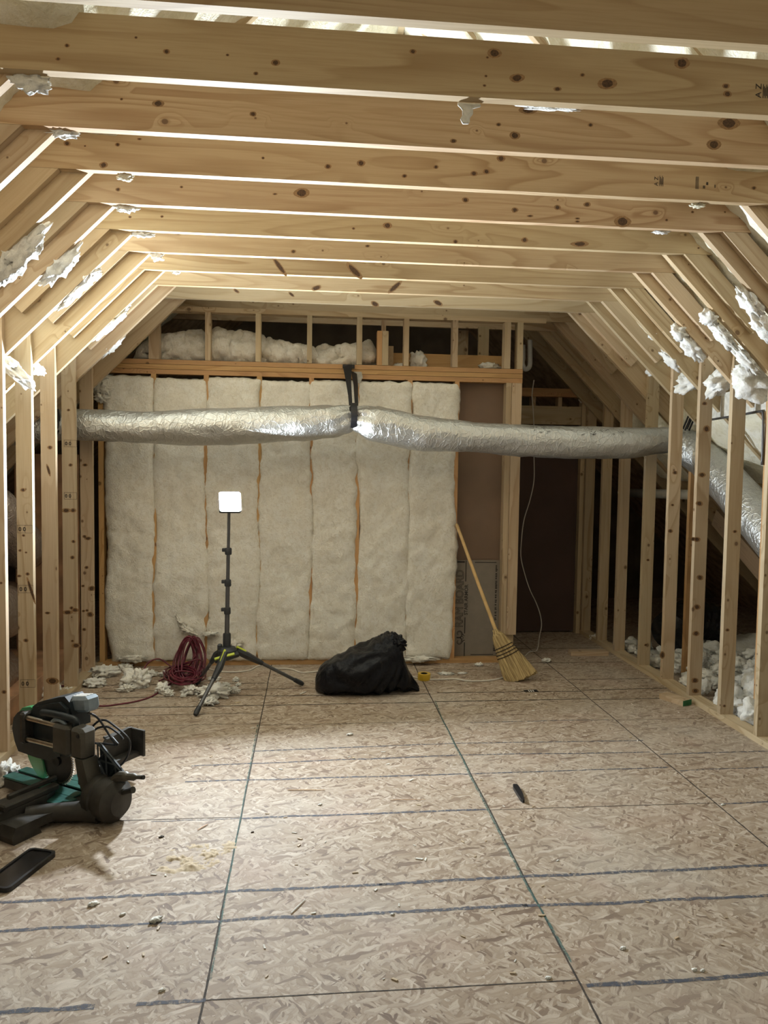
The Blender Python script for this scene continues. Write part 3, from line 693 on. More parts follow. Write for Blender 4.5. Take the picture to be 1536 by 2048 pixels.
b.box(rbx0+.028, rbx0+.066, yb0, yb1, rbz0+.150, rbz0+.160)
sub(b.build('horn_emblem', M_CARDE), ramb)

# ---------------------------------------------------------------- recess beyond the partition end
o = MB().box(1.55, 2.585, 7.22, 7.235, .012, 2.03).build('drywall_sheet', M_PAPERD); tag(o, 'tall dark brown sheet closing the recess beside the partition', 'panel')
wood('jamb_stud', 'shadowed upright framing the far edge of the dark brown panel', 'stud', M_STUD, (2.590, 7.16+PD, .0), UP, EX, 2.30, TH, PD)
wood('jamb_stud', 'second shadowed upright doubled beside the dark panel edge', 'stud', M_RAFT, (2.632, 7.18+PD, .0), UP, EX, 2.30, TH, PD)
wood('cross_board', 'wide dim board above the dark brown panel', 'board', M_STUD, (1.60, 7.17, 2.035), EX, EZ, .985, .175, TH)
for i in range(2): wood('lintel_plate', 'dim orange plank over the recess, %s of two' % ('lower', 'upper')[i], 'plate', M_PLATE, (1.60, 7.15, 2.300+.039*i), EX, EZ, 1.09, .038, PD)
for x, nm in ((2.10, 'short block in the dark slot above the wide board, near the post'), (2.36, 'short block in the dark slot, middle of the recess')):
    wood('slot_block', nm, 'block', M_RAFT, (x, 7.19+PD, 2.211), UP, EX, .088, TH, PD)
o = MB().tube([AY(7.13, 1157, 799), AY(7.13, 1163, 806)], .005, 6).build('metal_clip', M_WHITE); tag(o, 'tiny bright metal clip in the dark slot above the wide board', 'clip')
# white vent pipe behind the stub studs
pp = [AY(6.9, x, y) for x, y in ((1046, 690), (1046, 715), (1045, 728), (1050, 738), (1057, 736), (1060, 726), (1060, 700), (1060, 680))]
o = MB().tube(spline(pp, 5), .022, 10).build('vent_pipe', M_WHITE, smooth=True); tag(o, 'pale U-shaped pipe in the shadow behind the last stub stud', 'pipe')
o = MB().tube([AX(3.35, 1243, 985), AX(3.35, 1400, 990)], .045, 14).build('drain_pipe', M_WHITE, smooth=True); tag(o, 'pale straight pipe running level in the dark behind the broom-side studs', 'pipe')

# ---------------------------------------------------------------- fluffy insulation lying on the header
def heap(px0, px1, top, label, seed, mat=M_BATT, y=6.20, bot=2.41, amp=.05):
    b = MB(); nu, nv = 60, 22; vs = []
    x0, x1 = AY(y, px0, 690).x, AY(y, px1, 690).x
    for j in range(nv+1):
        for i in range(nu+1):
            s = i/nu; x = x0+(x1-x0)*s; tz = AY(y, 0, 0).z; px = px0+(px1-px0)*s
            zt = AY(y, px, interp(top, px)[0]).z+.02*fbm((x*14, seed, 1), 4)
            th = math.pi*j/nv; e = (max(0, min(s, 1-s)*8)); e = min(1, e)**.5
            hz = (zt-bot)*e; z = bot+hz*(.5-.5*math.cos(th)); yy = y+.10-.10*math.sin(th)*e*1.0
            yy += amp*fbm((x*5, z*9, seed), 4)-.02+.03*fbm((x*13, z*22, seed+4), 3)
            vs.append((x, max(yy, 6.172), z))
    b.add(vs, [(j*(nu+1)+i, j*(nu+1)+i+1, (j+1)*(nu+1)+i+1, (j+1)*(nu+1)+i) for j in range(nv) for i in range(nu)])
    o = b.build('loose_batt', mat, smooth=True); sm = o.modifiers.new('thick', 'SOLIDIFY'); sm.thickness = .03; sm.offset = 0
    return tag(o, label, 'insulation', 'loose insulation on the header')
heap(262, 420, [(262, 712), (280, 690), (300, 676), (330, 668), (375, 662), (400, 656), (420, 655)], 'fluffy insulation heaped by the sloping rafter behind the first stub studs', 1)
heap(405, 540, [(405, 655), (440, 657), (470, 660), (500, 664), (520, 668), (540, 672)], 'crumpled fluffy insulation heap with deep folds, second along the header', 2, amp=.08)
heap(520, 640, [(520, 668), (560, 682), (600, 690), (640, 694)], 'lower fluffy insulation heap, third along the header', 3)
heap(615, 757, [(615, 696), (650, 690), (700, 690), (725, 682), (757, 672)], 'layered fluffy insulation heap behind the black strap top', 4, amp=.07)
for (px, py, sx, sz, nm) in ((836, 724, .06, .075, 'lone pointed white tuft on the header beside a stub stud'), (978, 733, .075, .028, 'small flat white tuft on the header over the brown bay'), (800, 735, .06, .03, 'low white tuft between the double block and the stub stud')):
    b = MB(); blob_mesh(b, AY(6.23, px, py), (1, 0, 0), sx, .04, sz, int(px), .5); tag(b.build('insulation_tuft', M_LOOSE, smooth=True), nm, 'insulation')

# ---------------------------------------------------------------- flexible duct slung across the room
DT = [(-2.4, 1.93, 1.70), (-1.66, 1.979, 1.752), (-1.16, 1.972, 1.736), (-.63, 2.010, 1.742), (-.09, 2.035, 1.773), (.14, 2.047, 1.815), (.235, 2.045, 1.850), (.298, 2.040, 1.883), (.36, 2.046, 1.850), (.46, 2.048, 1.785), (.83, 1.982, 1.719), (1.21, 1.944, 1.714), (1.6, 1.931, 1.698), (1.98, 1.927, 1.681), (2.38, 1.927, 1.68), (2.70, 1.933, 1.735), (2.80, 1.93, 1.75)]
DY = 5.635
path = []; n = 330
for i in range(n+1):
    x = -2.4+(2.80+2.4)*i/n; zt, zb = interp(DT, x); path.append((Vector((x, DY, (zt+zb)/2)), (zt-zb)/2))
elb = spline([path[-1][0], (2.90, 5.60, 1.775), (2.985, 5.45, 1.64), (3.01, 5.2, 1.48), (3.03, 4.75, 1.20), (3.06, 4.2, .84), (3.1, 3.5, .42)], 16)[1:]
path += [(p, .10+.045*min(1, i/18)) for i, p in enumerate(elb)]
nr = 48; vs = []; N = len(path)
for i, (p, r) in enumerate(path):
    a, c = path[max(i-1, 0)][0], path[min(i+1, N-1)][0]; t = (c-a).normalized()
    u = Vector((0, 0, 1)); u = (u-t*u.dot(t)).normalized(); v = t.cross(u)
    s = (p-path[0][0]).length if i <= n else 5.2+.02*i
    ds = abs(p.x-.30) if i <= n else 9; pin = math.exp(-(ds/.16)**2); pe = math.exp(-((p.x-2.78)/.12)**2) if abs(p.y-DY) < .2 else 0
    for k in range(nr):
        an = 2*math.pi*k/nr; und = .5-.5*math.cos(an)
        wr = .006*fbm((s*5, math.cos(an)*2.2, math.sin(an)*2.2), 4)+.010*pin*math.sin(an*7+3*noise.noise(Vector((s*3, 1, 1)))+s*14)+.014*pe*noise.noise(Vector((an*2.6, s*26, 3)))
        wr += .007*math.sin(an*2+s*5.0+2*noise.noise(Vector((s*1.3, 0, 0))))*und+.006*abs(fbm((s*7-an*1.6, an*1.1, 2), 3))*und*(-1)
        q = r+wr; vs.append(p+u*q*math.cos(an)+v*q*math.sin(an)*(1.08 if i <= n else 1))
b = MB(); b.add(vs, [(i*nr+k, i*nr+(k+1) % nr, (i+1)*nr+(k+1) % nr, (i+1)*nr+k) for i in range(N-1) for k in range(nr)])
b.add([], []); duct = b.build('flexible_duct', M_FOIL, smooth=True)
tag(duct, 'long silver foil duct slung across the room in front of the partition', 'duct')
# marker scribbles on the duct
b = MB()
def duct_mark(x0, a0, x1, a1):
    for j in range(4):
        P = []
        for q in (0, 1):
            t = (j+q)/4; x = x0+(x1-x0)*t; a = a0+(a1-a0)*t; zt, zb = interp(DT, x); r = (zt-zb)/2+.008
            c = Vector((x, DY, (zt+zb)/2)); P += [c+Vector((0, -r*1.08*math.sin(a+d), r*math.cos(a+d))) for d in (-.02, .02)]
        b.add(P, [(0, 1, 3, 2)])
for i in range(34):
    x = R.choice((1.62, 1.72, 2.06, 2.12, 2.2, 2.28))+R.uniform(-.05, .05); a = R.uniform(.55, 1.15); duct_mark(x, a, x+R.uniform(-.03, .03), a+R.uniform(-.12, .12))
sub(b.build('marker_scribble', M_STAMP), duct)
# strap
st = thing('hanging_strap', 'black woven strap tying the silver duct up to the header', 'strap', (.30, DY, 1.88))
def ribbon(b, pts, w, wd=(1, 0, 0), mi=0, th=.0022):
    wd = Vector(wd); vs = []
    pts = [Vector(p) for p in pts]
    for i, p in enumerate(pts):
        t = (pts[min(i+1, len(pts)-1)]-pts[max(i-1, 0)]).normalized(); nn = t.cross(wd).normalized(); ww = w[i] if isinstance(w, list) else w
        vs += [p+wd*ww/2+nn*th, p-wd*ww/2+nn*th, p-wd*ww/2-nn*th, p+wd*ww/2-nn*th]
    N = len(pts); b.add(vs, [(i*4+k, i*4+(k+1) % 4, i*4+4+(k+1) % 4, i*4+4+k) for i in range(N-1) for k in range(4)]+[(0, 1, 2, 3), (N*4-1, N*4-2, N*4-3, N*4-4)], mi)
ztop, zbot = 2.046, 1.880
loop = [Vector((.302, DY-.10*math.cos(a)*1.05, (ztop+zbot)/2+.006+.096*math.sin(a))) for a in [math.pi*.25+2*math.pi*i/40-math.pi*1.25 for i in range(0, 41)]]
b = MB(); ribbon(b, loop, .046); sub(b.build('duct_loop', M_BLACK, smooth=False), st)
A = Vector((.285, YB-.012, 2.385)); B = Vector((.300, DY-.085, 2.0))
b = MB(); ribbon(b, [A+Vector((-.012, 0, .01)), A.lerp(B, .3)+Vector((-.016, 0, .0)), A.lerp(B, .65)+Vector((-.016, 0, 0)), B+Vector((-.02, .0, 0))], [.075, .045, .03, .024], (.93, 0, .2)); sub(b.build('strap_tail', M_BLACK), st)
A2 = Vector((.325, YB-.012, 2.345)); b = MB(); ribbon(b, [A2, A2.lerp(B, .35)+Vector((.014, 0, 0)), A2.lerp(B, .7)+Vector((.017, 0, 0)), B+Vector((.022, 0, -.03))], [.05, .038, .03, .02], (.9, .3, -.25)); sub(b.build('strap_tail', M_BLACK), st)
b = MB(); ribbon(b, [A2+Vector((.03, .0, .005)), A2+Vector((.045, -.004, -.04)), A2+Vector((.04, -.008, -.085))], [.06, .05, .02], (1, 0, 0)); sub(b.build('strap_end', plain('grey_webbing', (.45, .43, .38), .8), ), st)
b = MB(); b.box(.235, .33, YB-.016, YB-.006, 2.375, 2.405); sub(b.build('strap_knot', M_BLACK), st)
# black ties at the far ends of the duct
for i, (x, nm, pts) in enumerate(((2.86, 'bundle of black cable ties gathering the duct by the broom-side stud', ((1392, 808), (1383, 832), (1372, 858))), (-1.85, 'black tie around the duct behind the saw-side studs', ((118, 815), (122, 850), (112, 870))))):
    t = thing('duct_tie', nm, 'strap', (x, 5.6, 1.9)); bpy.context.view_layer.update()
    for j in range(4 if i == 0 else 2):
        b = MB(); q = [AY(5.50+.02*j, px+j*4-6, py+(j % 2)*3) for px, py in pts]; b.tube(spline(q, 4), .007, 6); sub(b.build('tie_band', M_BLACK), t)

# ---------------------------------------------------------------- work light on its tripod
M_POLE = plain('grey_pole', (.12, .12, .125), .35, .6, vary=.05)
M_GRIP = plain('dark_grip', (.028, .03, .034), .55, vary=.1)
M_LIME = plain('lime_plastic', (.52, .60, .05), .5, vary=.05)
g = NT('led_panel_glow'); g.put(g.b.inputs['Emission Color'], (*LAMP_COLOR, 1)); g.put(g.b.inputs['Emission Strength'], LAMP_STRENGTH)
M_LED = g.fin((.9, .9, .9), .4)
LP = Vector((-.560, 5.25, 0))
lamp = thing('work_light', 'lit square work light on a grey tripod with lime accents', 'lamp', LP)
def L(b, name, m, smooth=False, angle=None): return b.build(name, m, lamp, smooth, angle=angle)
segs = [(.40, .60, .0165), (.60, .79, .0145), (.79, 1.01, .0125), (1.01, 1.30, .0105)]
for i, (a, c, r) in enumerate(segs):
    b = MB(); b.tube([(-.012+.012*(a-.4)/.9, 0, a), (-.012+.012*(c-.4)/.9, 0, c)], r, 14); L(b, 'pole_section', M_POLE, True, .8)
for z in (.597, .790, 1.008):
    x = -.012+.012*(z-.4)/.9
    b = MB(); b.lathe([(.021, z-.024), (.023, z-.016), (.023, z+.014), (.020, z+.022)], 16, M=Matrix.Translation((x, 0, 0))); b.cbox(x-.042, x-.012, -.012, .012, z-.004, z+.020, .003)
    L(b, 'pole_clamp', M_GRIP, True, .6)
b = MB(); b.lathe([(.026, .335), (.027, .36), (.027, .43), (.024, .44)], 18, M=Matrix.Translation((-.012, 0, 0))); L(b, 'collar', M_GRIP, True, .6)
b = MB(); b.lathe([(.05, .285), (.066, .30), (.066, .325), (.05, .345), (.03, .35)], 12, M=Matrix.Translation((-.006, 0, 0))); b.cbox(-.075, -.045, -.02, .02, .28, .365, .006); L(b, 'hub', M_GRIP, True, .5)
feet = [Vector((-.721+.56, 4.815-5.25, 0)), Vector((-.050+.56, 5.475-5.25, 0)), Vector((-.815+.56, 5.52-5.25, 0))]
for i, f in enumerate(feet):
    d = Vector((f.x, f.y, 0)).normalized(); top = d*.055+Vector((0, 0, .315)); kn = d*(.135)+Vector((0, 0, .268 if i else .235))
    ft = f+Vector((0, 0, .014)); side = Vector((-d.y, d.x, 0))
    b = MB(); b.tube([kn.lerp(ft, .08), kn.lerp(ft, .93)], .0125, 12); leg = L(b, 'leg', M_POLE, True, .8)
    b = MB(); b.tube([kn.lerp(ft, .84), kn.lerp(ft, .95), ft], [.0155, .018, .013], 12); fo = b.build('rubber_foot', M_GRIP, leg, True, angle=.8)
    b = MB(); b.tube([top, kn, kn.lerp(ft, .26)], [.024, .026, .0165], 8); b.build('hinge', M_GRIP, leg, True, angle=.7)
    b = MB(); a1, a2 = top+Vector((0, 0, .024)), kn+Vector((0, 0, .024))
    b.tube([a1.lerp(a2, .02), a1.lerp(a2, .85)], .010, 4); b.build('lime_strip', M_LIME, leg)
# front cross bar between hinges with lime strips
b = MB(); b.tube([(-.085, -.045, .262), (.0, -.052, .285), (.065, -.02, .300)], .022, 8); L(b, 'cross_bar', M_GRIP, True, .7)
for a, c in (((-.085, -.064, .275), (-.040, -.068, .290)), ((-.02, -.072, .296), (.045, -.055, .310))):
    b = MB(); b.tube([a, c], .0105, 4); L(b, 'lime_strip', M_LIME)
TILT = math.radians(28)
HM = Matrix.Translation((.012, -.045, 1.348)) @ Matrix.Rotation(math.radians(12), 4, 'Z') @ Matrix.Rotation(-TILT, 4, 'X')
b = MB(); b.cbox(-.0745, .0745, .004, .034, -.0745, .0745, .012, M=HM); hd = L(b, 'light_head', M_GRIP)
b = MB()
for i in range(7): b.cbox(-.066+i*.022-.004, -.066+i*.022+.004, .034, .052, -.06, .06, .002, M=HM)
b.build('cooling_fin', M_GRIP, hd)
b = MB()
n = 6; c = .016; q = .0715; pts = []
for cx, cz, a0 in ((q-c, q-c, 0), (-q+c, q-c, 90), (-q+c, -q+c, 180), (q-c, -q+c, 270)):
    for k in range(n): a = math.radians(a0+90*k/(n-1)); pts.append((cx+c*math.cos(a), cz+c*math.sin(a)))
b.prism(pts, -.001, .004, 1, M=HM); b.m = [0]+[1]*(len(b.f)-1); led = b.build('led_panel', [M_LED, M_WHITE], hd)      # only the front face glows
tag(led, 'glowing white LED panel')
b = MB(); b.tube([(0, 0, 1.27), (.0, -.002, 1.31), (.006, -.012, 1.335)], .013, 10); L(b, 'head_bracket', M_GRIP, True)

# ---------------------------------------------------------------- black trash bag
def bag():
    pl = M_BAG; YC = 5.33
    T = [(631, 1358, 1366, .03), (634, 1346, 1378, .08), (642, 1332, 1387, .13), (655, 1322, 1394, .165), (680, 1309, 1399, .19), (705, 1299, 1399, .20), (730, 1289, 1395, .195), (752, 1279, 1391, .175), (770, 1270, 1388, .155), (786, 1267, 1385, .14), (797, 1272, 1384, .13), (803, 1290, 1383, .115), (806, 1312, 1382, .11), (812, 1328, 1380, .11), (820, 1344, 1379, .095), (830, 1360, 1377, .07), (838, 1372, 1376.5, .035)]
    b = MB(); N, nr = 90, 64; vs = []
    for i in range(N+1):
        px = 631+(838-631)*i/N; yt, yb, dy = interp([(a, b_, c_, d_) for a, b_, c_, d_ in T], px)
        pt, pb = AY(YC, px, yt), AY(YC, px, yb)
        zb = max(.004, min(.004+max(0, pb.z-.02)*.25, .03)); zt = pt.z; x = pt.x; zc = (zt+zb)/2; rz = (zt-zb)/2
        for k in range(nr):
            a = 2*math.pi*k/nr; ca, sa = math.cos(a), math.sin(a)
            sgn = lambda v, e: math.copysign(abs(v)**e, v)
            y = YC+dy*sgn(sa, .8)+(.10*(.55-zt) if zt < .3 else 0)*0; z = zc+rz*sgn(ca, .85)
            # folds radiating from the gathered neck
            nk = AY(YC, 800, 1300); rx, rzz = x-nk.x, z-nk.z; ang = math.atan2(rzz, rx); dist = math.hypot(rx, rzz)
            fold = .017*math.sin(ang*17+6*noise.noise(Vector((x*4, z*4, sa))))*min(1, dist*5)*math.exp(-dist*1.6)
            fold += .022*fbm((x*5, z*5, sa*1.3+7), 4)+.010*abs(fbm((x*16, z*16, sa*2), 3))
            k2 = 1+fold/max(.05, (rz+dy)*.5)
            z2 = zc+(z-zc)*k2
            vs.append((x+.006*fbm((x*9, z*9, 2), 2), YC+(y-YC)*k2, max(.002, z2)))
    b.add(vs, [(i*nr+k, i*nr+(k+1) % nr, (i+1)*nr+(k+1) % nr, (i+1)*nr+k) for i in range(N) for k in range(nr)]+[tuple(range(nr)), tuple(N*nr+k for k in range(nr))])
    o = b.build('trash_bag', pl, smooth=True); tag(o, 'full black plastic trash bag slumped on the floor before the insulation', 'bag')
    b = MB(); P = AY(YC-.04, 793, 1283); blob_mesh(b, P, (1, 0, -.45), .062, .075, .045, 77, .5, 40, 26, freq=2.4)
    sub(b.build('gathered_neck', pl, smooth=True), o)
g = NT('bag_film'); nn = g.noise(g.co(), 22, 5, .65, 1.2); g.bump(nn, .35, .03); M_BAG = g.fin((.0035, .0042, .0075), .33, 0, Specular_IOR_Level=.28)
bag()

# ---------------------------------------------------------------- corn broom
g = NT('broom_corn'); co = g.co(); 
M_HANDLE = plain('broom_handle_wood', (.60, .40, .17), .45, vary=.12, scale=14)
M_STITCH = plain('dark_stitching', (.035, .02, .012), .8)
top, neck = AY(YB-.016, 913, 1048), AY(5.72, 991, 1262)
bot = AZ(.012, 1041, 1360)
dirn = (neck-top).normalized(); axis = (bot-neck).normalized(); bl = (bot-neck).length
fan = Vector((1, 0, 0)); fan = (fan-axis*fan.dot(axis)); fan = (fan+Vector((0, -.28, 0))).normalized(); fan = (fan-axis*fan.dot(axis)).normalized(); thk = axis.cross(fan).normalized()
cv = g.n('CombineXYZ')
for i_, (vec, k_) in enumerate(((fan, 150), (thk, 150), (axis, 5))):
    dp = g.n('VectorMath', operation='DOT_PRODUCT'); g.put(dp.inputs[0], co); g.put(dp.inputs[1], tuple(vec)); g.put(cv.inputs[i_], g.math('MULTIPLY', dp.outputs['Value'], k_))
st_ = g.noise(cv.outputs[0], 1.0, 3); g.bump(st_, .5, .004); M_BROOM = g.fin(g.mix(g.mapr(st_, .35, .65), (.22, .145, .055), (.50, .37, .17)), .75)      # straws run along the brush
broom = thing('corn_broom', 'straw broom with pale handle leaning in the open stud bay', 'broom', (bot.x, bot.y, 0))
b = MB(); b.tube([top, top.lerp(neck, .02), top.lerp(neck, .5), neck+axis*.03], [.009, .0125, .0135, .0145], 14); sub(b.build('handle', M_HANDLE, smooth=True, angle=.9), broom)
BP = [(0.0, .020, .020), (.04, .030, .024), (.13, .052, .032), (.25, .062, .032), (.36, .072, .030), (.47, .082, .028), (.58, .092, .027), (.72, .106, .026), (.86, .118, .024), (1.0, .128, .022)]
b = MB(); N, nr = 46, 150; vs = []
for i in range(N+1):
    t = i/N; wd, tk = interp(BP, t)
    for k in range(nr):
        a = 2*math.pi*k/nr; ca, sa = math.cos(a), math.sin(a)
        rid = 1+(.05+.05*t)*noise.noise(Vector((ca*17, sa*9, t*1.2)))*2.0
        ew = math.copysign(abs(ca)**.7, ca); es = math.copysign(abs(sa)**.8, sa)
        end = .018*noise.noise(Vector((ca*14, sa*8, 3))) if i == N else 0
        skew = -.012*t*t
        slope = .10*ca*t*t*.25
        vs.append(neck+axis*(bl*t+end-abs(ca)**2*.02*t+slope*.4)+fan*(wd*ew*(1+.02*(rid-1))+.012*t*t)+thk*tk*es*rid)
b.add(vs, [(i*nr+k, i*nr+(k+1) % nr, (i+1)*nr+(k+1) % nr, (i+1)*nr+k) for i in range(N) for k in range(nr)]+[tuple(range(nr)), tuple(N*nr+k for k in range(nr))])
for v_i, v in enumerate(b.v):
    if v[2] < .004: b.v[v_i] = (v[0], v[1], .004)
sub(b.build('bristles', M_BROOM), broom)
b = MB()
for i in range(90):                               # loose straws along the lower edge
    s = R.uniform(-1, 1); q = R.choice((-1, 1))*R.uniform(.6, 1.02); t0 = R.uniform(.5, .8)
    wd, tk = interp(BP, t0); w2, k2 = interp(BP, 1.0)
    p0 = neck+axis*bl*t0+fan*wd*s*.97+thk*tk*q*math.sqrt(max(.05, 1-s*s)); p1 = neck+axis*(bl*(1.0+R.uniform(-.01, .035)))+fan*(w2*s*1.02+.012)+thk*k2*q*math.sqrt(max(.05, 1-s*s))*1.1
    if p1.z < .003: p1.z = .003
    b.tube([p0, p0.lerp(p1, .5), p1], .0013, 4, cap=False)
straw = b.build('loose_straw', M_BROOM); straw['kind'] = 'stuff'; sub(straw, broom)
for t in (.34, .40, .46, .52):
    wd, tk = interp(BP, t); pts = []
    for k in range(41):
        a = 2*math.pi*k/40; ca, sa = math.cos(a), math.sin(a)
        pts.append(neck+axis*(bl*t-abs(ca)**2*.02*t)+fan*(wd*math.copysign(abs(ca)**.7, ca)*1.03+.012*t*t)+thk*tk*1.12*math.copysign(abs(sa)**.8, sa))
    b = MB(); b.tube(pts, .0033, 6, cap=False); sub(b.build('stitching', M_STITCH), broom)
b = MB(); b.tube([neck-axis*.012, neck+axis*.012, neck+axis*.03], [.021, .0235, .022], 16); sub(b.build('binding_wire', M_BROOM, smooth=True), broom)

# ---------------------------------------------------------------- sliding miter saw
M_CAST = plain('dusty_cast_metal', (.046, .042, .036), .55, .3, vary=.3, scale=14, bump=.1)
M_CASTL = plain('taupe_cast_metal', (.085, .077, .062), .5, .3, vary=.2, scale=12)
M_TABLE = plain('green_table', (.03, .115, .095), .4, .3, vary=.2)
M_SBODY = plain('saw_body_dark', (.015, .022, .026), .42, vary=.2)
M_SILV = plain('saw_motor_silver', (.22, .27, .31), .3, .3, vary=.1)
M_RAIL = plain('steel_rail', (.55, .49, .40), .28, 1.0, vary=.1)
M_BLADE = plain('saw_blade_steel', (.05, .05, .052), .4, .8, vary=.1)
g = NT('green_guard'); M_GUARD = g.fin((.05, .34, .13), .3, 0, Alpha=.72, Transmission_Weight=.15)
SA = math.radians(-33)
saw = thing('miter_saw', 'dusty green and black sliding miter saw on the floor', 'power saw', (-1.14, 3.55, 0), SA)
def P_(b, name, m, smooth=False, parent=None, angle=.6):
    return b.build(name, m, parent or saw, smooth, angle=angle if smooth else None)
def ring(cx, cz, r, n=40, f=None): return [(cx+r*(f(i, n) if f else 1)*math.cos(2*math.pi*i/n), cz+r*(f(i, n) if f else 1)*math.sin(2*math.pi*i/n)) for i in range(n)]
# base: centre body, two wings, four feet
b = MB(); b.lathe([(.165, .015), (.175, .03), (.172, .066), (.16, .070)], 40, M=Matrix.Translation((-.02, .05, 0)))
b.prism([(.03, -.33), (.12, -.31), (.12, -.17), (.15, -.05), (.24, -.03), (.26, .09), (.15, .16), (.09, .25), (-.04, .25), (-.07, .20), (-.10, -.02), (-.07, -.20), (-.03, -.31)], .026, .066, 2)
b.prism([(-.05, .20), (.03, .20), (.03, .47), (-.05, .47)], .098, .122, 2); b.cbox(-.04, .03, .20, .25, .05, .10, .004)
base = P_(b, 'base', M_CAST)
b = MB()
b.prism([(-.12, -.29), (-.04, -.33), (.015, -.32), (.03, -.10), (.0, -.03), (-.045, -.03), (-.10, -.12)], .066, .103, 2); b.cbox(-.02, .02, -.30, -.02, .10, .128, .006)
P_(b, 'wing_top', M_CAST, parent=base)
b = MB(); b.prism([(-.335, 0), (-.20, 0), (-.215, .03), (-.225, .070), (-.325, .070), (-.345, .03)], .015, .125, 0); P_(b, 'foot', M_CAST, parent=base)
for (u, v, w_) in ((-.05, -.25, .04), (.06, .21, .04), (-.03, .21, .035)):
    b = MB(); b.lathe([(w_*1.15, .0), (w_*1.1, .012), (w_*.8, .05), (w_*.8, .06)], 14, M=Matrix.Translation((u, v, 0))); P_(b, 'foot', M_CAST, True, base)
b = MB(); b.tube([(.02, -.20, .055), (.10, -.12, .05), (.20, -.045, .05), (.27, -.015, .05)], [.035, .04, .045, .05], 12); P_(b, 'base_arm', M_CAST, True, base)
# turntable with the kerf slot
b = MB(); b.cbox(-.385, .10, -.015, .115, .020, .070, .006); tb = P_(b, 'table_arm', M_CAST)
b = MB(); b.cbox(-.388, .10, -.018, .045, .0702, .079, .003); b.cbox(-.388, .10, .064, .118, .0702, .079, .003); b.cbox(-.10, .13, -.10, -.016, .0702, .079, .003); b.cbox(-.10, .13, .116, .20, .0702, .079, .003); P_(b, 'table_top', M_TABLE, parent=tb)
b = MB(); b.cbox(-.42, -.385, .015, .085, .03, .068, .01); b.tube([(-.42, .05, .05), (-.47, .05, .045)], .018, 12); P_(b, 'miter_knob', M_SBODY, parent=tb)
# fences
b = MB(); b.prism([(.27, .085), (.47, .085), (.47, .235), (.44, .240), (.30, .225), (.27, .19)], -.045, -.025, 0); b.cbox(-.06, -.045, .26, .475, .120, .130, .002); b.cbox(-.06, -.045, .30, .475, .222, .232, .002)
b.cbox(-.045, .06, .455, .47, .10, .235, .003); P_(b, 'fence', M_CAST)
b = MB(); b.cbox(-.04, -.02, -.25, .0, .1285, .150, .004); P_(b, 'fence', M_CAST)
# bevel hub, pivot arm and ribbed bracket
MX = Matrix.Rotation(math.pi/2, 4, 'Y')
b = MB(); b.lathe([(.085, .20), (.095, .22), (.095, .25), (.088, .256), (.088, .27), (.095, .276), (.095, .33), (.06, .365), (.02, .37)], 32, axis=0, M=Matrix.Translation((0, .02, .098))); P_(b, 'bevel_hub', M_CAST, True)
b = MB(); b.prism([(.135, .27), (.185, .27), (.205, .21), (.235, .13), (.235, .10), (.185, .085), (.175, .13), (.15, .20)], -.035, .045, 1); P_(b, 'pivot_arm', M_CASTL)
b = MB()
for a, c in (((.19, .325), (.345, .215)), ((.345, .215), (.345, .165)), ((.345, .165), (.20, .165)), ((.19, .325), (.20, .165)), ((.195, .25), (.30, .245)), ((.24, .29), (.25, .165)), ((.195, .25), (.25, .165)), ((.30, .245), (.25, .165)), ((.24, .29), (.195, .25)), ((.30, .245), (.31, .165))):
    b.tube([(a[0], .045, a[1]), (c[0], .045, c[1])], .005, 4)
b.prism([(.19, .325), (.345, .215), (.345, .165), (.20, .165)], .056, .064, 1); P_(b, 'ribbed_bracket', M_SBODY)
# slide block and rails
b = MB(); b.cbox(-.024, .088, -.032, .05, .262, .402, .014); P_(b, 'slide_block', M_CASTL)
b = MB(); b.cbox(.094, .182, -.030, .05, .262, .404, .014); b.lathe([(.016, -.034), (.016, -.028)], 14, axis=1, M=Matrix.Translation((.155, 0, .375))); P_(b, 'slide_clamp', M_CASTL)
b = MB(); b.tube([(.155, -.036, .375), (.155, -.030, .375)], .009, 12); P_(b, 'clamp_hole', M_BLACK)
for z in (.386, .286):
    b = MB(); b.tube([(-.235, 0, z), (.0, 0, z)], .0125, 16); P_(b, 'slide_rail', M_RAIL, True)
b = MB(); b.cbox(-.262, -.226, -.02, .04, .262, .412, .010); b.lathe([(.02, -.255), (.02, -.222)], 14, axis=0, M=Matrix.Translation((0, 0, .386))); b.lathe([(.02, -.255), (.02, -.222)], 14, axis=0, M=Matrix.Translation((0, 0, .286))); P_(b, 'rail_bracket', M_CAST)
# saw head
HC = (-.15, .265)
b = MB(); b.prism([(-.377, .30), (-.365, .355), (-.335, .385), (-.306, .400), (-.20, .405), (-.06, .395), (-.03, .33), (-.04, .225), (-.12, .190), (-.20, .188), (-.333, .195), (-.36, .24)], .03, .085, 1); hd = P_(b, 'blade_housing', M_SBODY)
b = MB(); b.prism([(-.345, .375), (-.306, .412), (-.25, .425), (-.217, .42), (-.20, .40), (-.30, .385)], .035, .08, 1); P_(b, 'housing_top', M_GUARD, parent=hd)
b = MB(); b.prism([(-.285, .19), (-.275, .165), (-.245, .125), (-.207, .092), (-.175, .088), (-.165, .12), (-.178, .165), (-.19, .19)], .042, .070, 1); P_(b, 'blade_guard', M_GUARD)
BC = (-.088, .186)
def tooth(i, n): return 1.0 if i % 2 else .93
b = MB(); b.prism(ring(BC[0], BC[1], .111, 120, tooth), .0535, .0565, 1); bl_ = P_(b, 'saw_blade', M_BLADE)
b = MB(); n = 60; vs = []
for i in range(n):
    for r_, da in ((.100, 0), (.1175, .35), (.100, .8)):
        a = 2*math.pi*(i+da)/n; vs += [(BC[0]+r_*math.cos(a), y_, BC[1]+r_*math.sin(a)) for y_ in (.0528, .0572)]
